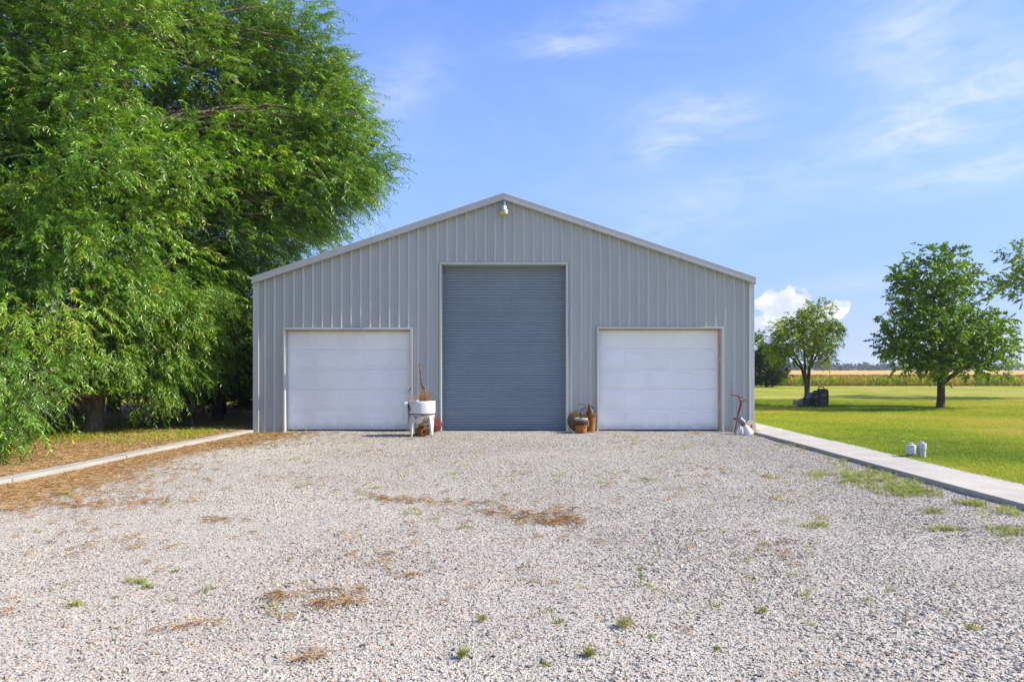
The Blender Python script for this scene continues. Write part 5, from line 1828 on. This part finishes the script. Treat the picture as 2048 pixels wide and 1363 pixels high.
n = len(wx_)
rot = np.stack([rng.normal(0, 0.1, n), rng.normal(0, 0.1, n), rng.uniform(0, 2 * pi, n)], 1)
s_ = rng.uniform(0.6, 1.25, n) * np.clip(0.35 + wy_ / 18, 0.4, 1)
scatter('weed_cover', np.stack([wx_, wy_, gz(wx_, wy_) + 0.004], 1), rot, np.stack([s_ * 1.2, s_ * 1.2, s_ * 0.8], 1), rng.integers(0, 5, n), wt_, [tuft(40 + i, 16, 0.06, 0.045, 0.0035, 1.2) for i in range(5)], M['weed'])

# the weeds one can point to in the foreground
WEEDS = [(924, 1312, 30, 'spiky', 0.35, 'bright yellow green weed at the bottom of the gravel, left of middle'),
         (1180, 1312, 30, 'spiky', 0.42, 'upright lime green weed with an orange leaf at its foot, near the bottom'),
         (1250, 1254, 36, 'puff', 0.72, 'largest pale feathery weed in the gravel, right of middle'),
         (965, 1240, 24, 'puff', 0.66, 'faint pale feathery weed above the bright weed left of middle'),
         (1118, 1243, 26, 'low', 0.35, 'low flat green weed between the two pale feathery weeds'),
         (1091, 1329, 22, 'low', 0.30, 'small dark green weed near the bottom edge, between two bright weeds'),
         (1436, 1300, 22, 'low', 0.25, 'leafy green weed at the lower right of the gravel'),
         (1302, 1274, 20, 'low', 0.12, 'dark green sprig just right of the largest pale weed'),
         (1525, 1228, 22, 'puff', 0.55, 'pale yellowish sprig standing alone right of the pale feathery weed'),
         (1945, 1256, 34, 'low', 0.75, 'flat straw coloured tuft in the gravel at the far right'),
         (1811, 1250, 24, 'tall', 0.35, 'thin upright green stem left of the straw coloured tuft'),
         (1280, 1172, 38, 'tall', 0.35, 'tall thin green stem standing alone in mid gravel'),
         (350, 1143, 18, 'low', 0.15, 'low dark green weed on the left part of the gravel'),
         (232, 1195, 14, 'low', 0.22, 'tiny green weed below the low one on the left gravel')]
for i, (x, y, w, typ, tt, lab) in enumerate(WEEDS):
    Yd = CAM_H * FPX / (y - VY)
    s = Yd / FPX
    X0 = (x - VX) * s
    sz = w * s
    rr_ = np.random.default_rng(300 + i)
    nl = {'spiky': 70, 'puff': 170, 'low': 46, 'tall': 40}[typ]
    base_ = np.zeros((nl, 3))
    d = rr_.normal(size=(nl, 3)) * np.array([1, 1, 0.5]) + np.array([0, 0, {'spiky': 1.5, 'puff': 0.8, 'low': 0.35, 'tall': 0.6}[typ]])
    d /= np.linalg.norm(d, axis=1, keepdims=True)
    d[:, 2] = np.abs(d[:, 2])
    if typ == 'tall':
        base_[:, 2] = rr_.random(nl) * sz * 1.1
        L = np.full(nl, sz * 0.22)
        W = L * 0.28
    elif typ == 'low':
        base_[:, :2] = rr_.normal(size=(nl, 2)) * sz * 0.22
        L = rr_.uniform(0.2, 0.42, nl) * sz
        W = L * 0.25
    elif typ == 'spiky':
        base_[:, :2] = rr_.normal(size=(nl, 2)) * sz * 0.10
        L = rr_.uniform(0.45, 1.0, nl) * sz
        W = L * 0.07
    else:
        base_[:, :2] = rr_.normal(size=(nl, 2)) * sz * 0.16
        base_[:, 2] = rr_.random(nl) * sz * 0.25
        L = rr_.uniform(0.25, 0.6, nl) * sz
        W = L * 0.06
    V, T = leaf_arrays(base_, d, rand_dirs(nl, rr_), L, W, 0.1)
    tv = np.clip(rr_.normal(tt, 0.1, nl), 0, 1)
    if 'orange' in lab:
        tv[:5] = 1.0
    root = empty('weed', (X0, Yd, float(gz(X0, Yd)) + 0.006), lab, 'weed', 'weeds growing through the gravel')
    link('leaves', np_mesh('leaves', V, T, np.repeat(tv, 4)), M['weed_own'], root)
    st = MB()
    hh = sz * (1.2 if typ == 'tall' else 0.35)
    st.tube([(0, 0, -0.01), (sz * 0.04, 0, hh * 0.5), (0, sz * 0.03, hh)], [0.003, 0.0025, 0.0012], 5)
    st.build('stem', M['weed_own'], root)

# a thin layer of summer haze over the flat land
hz = bpy.data.materials.new('haze')
hz.use_nodes = True
t = NT(hz.node_tree)
t.n.clear()
ho = t.new('ShaderNodeOutputMaterial')
hv = t.new('ShaderNodeVolumePrincipled')
hv.inputs['Color'].default_value = (0.86, 0.92, 1.0, 1)
hv.inputs['Density'].default_value = 0.0003
hv.inputs['Anisotropy'].default_value = 0.2
t.l.new(hv.outputs[0], ho.inputs['Volume'])
USE_HAZE = True
if USE_HAZE:
    o = MB().box(-1260, 1260, -310, 1250, -1.2, 15.0).build('haze', hz)
    tag(o, kind='stuff')
    o.visible_shadow = True
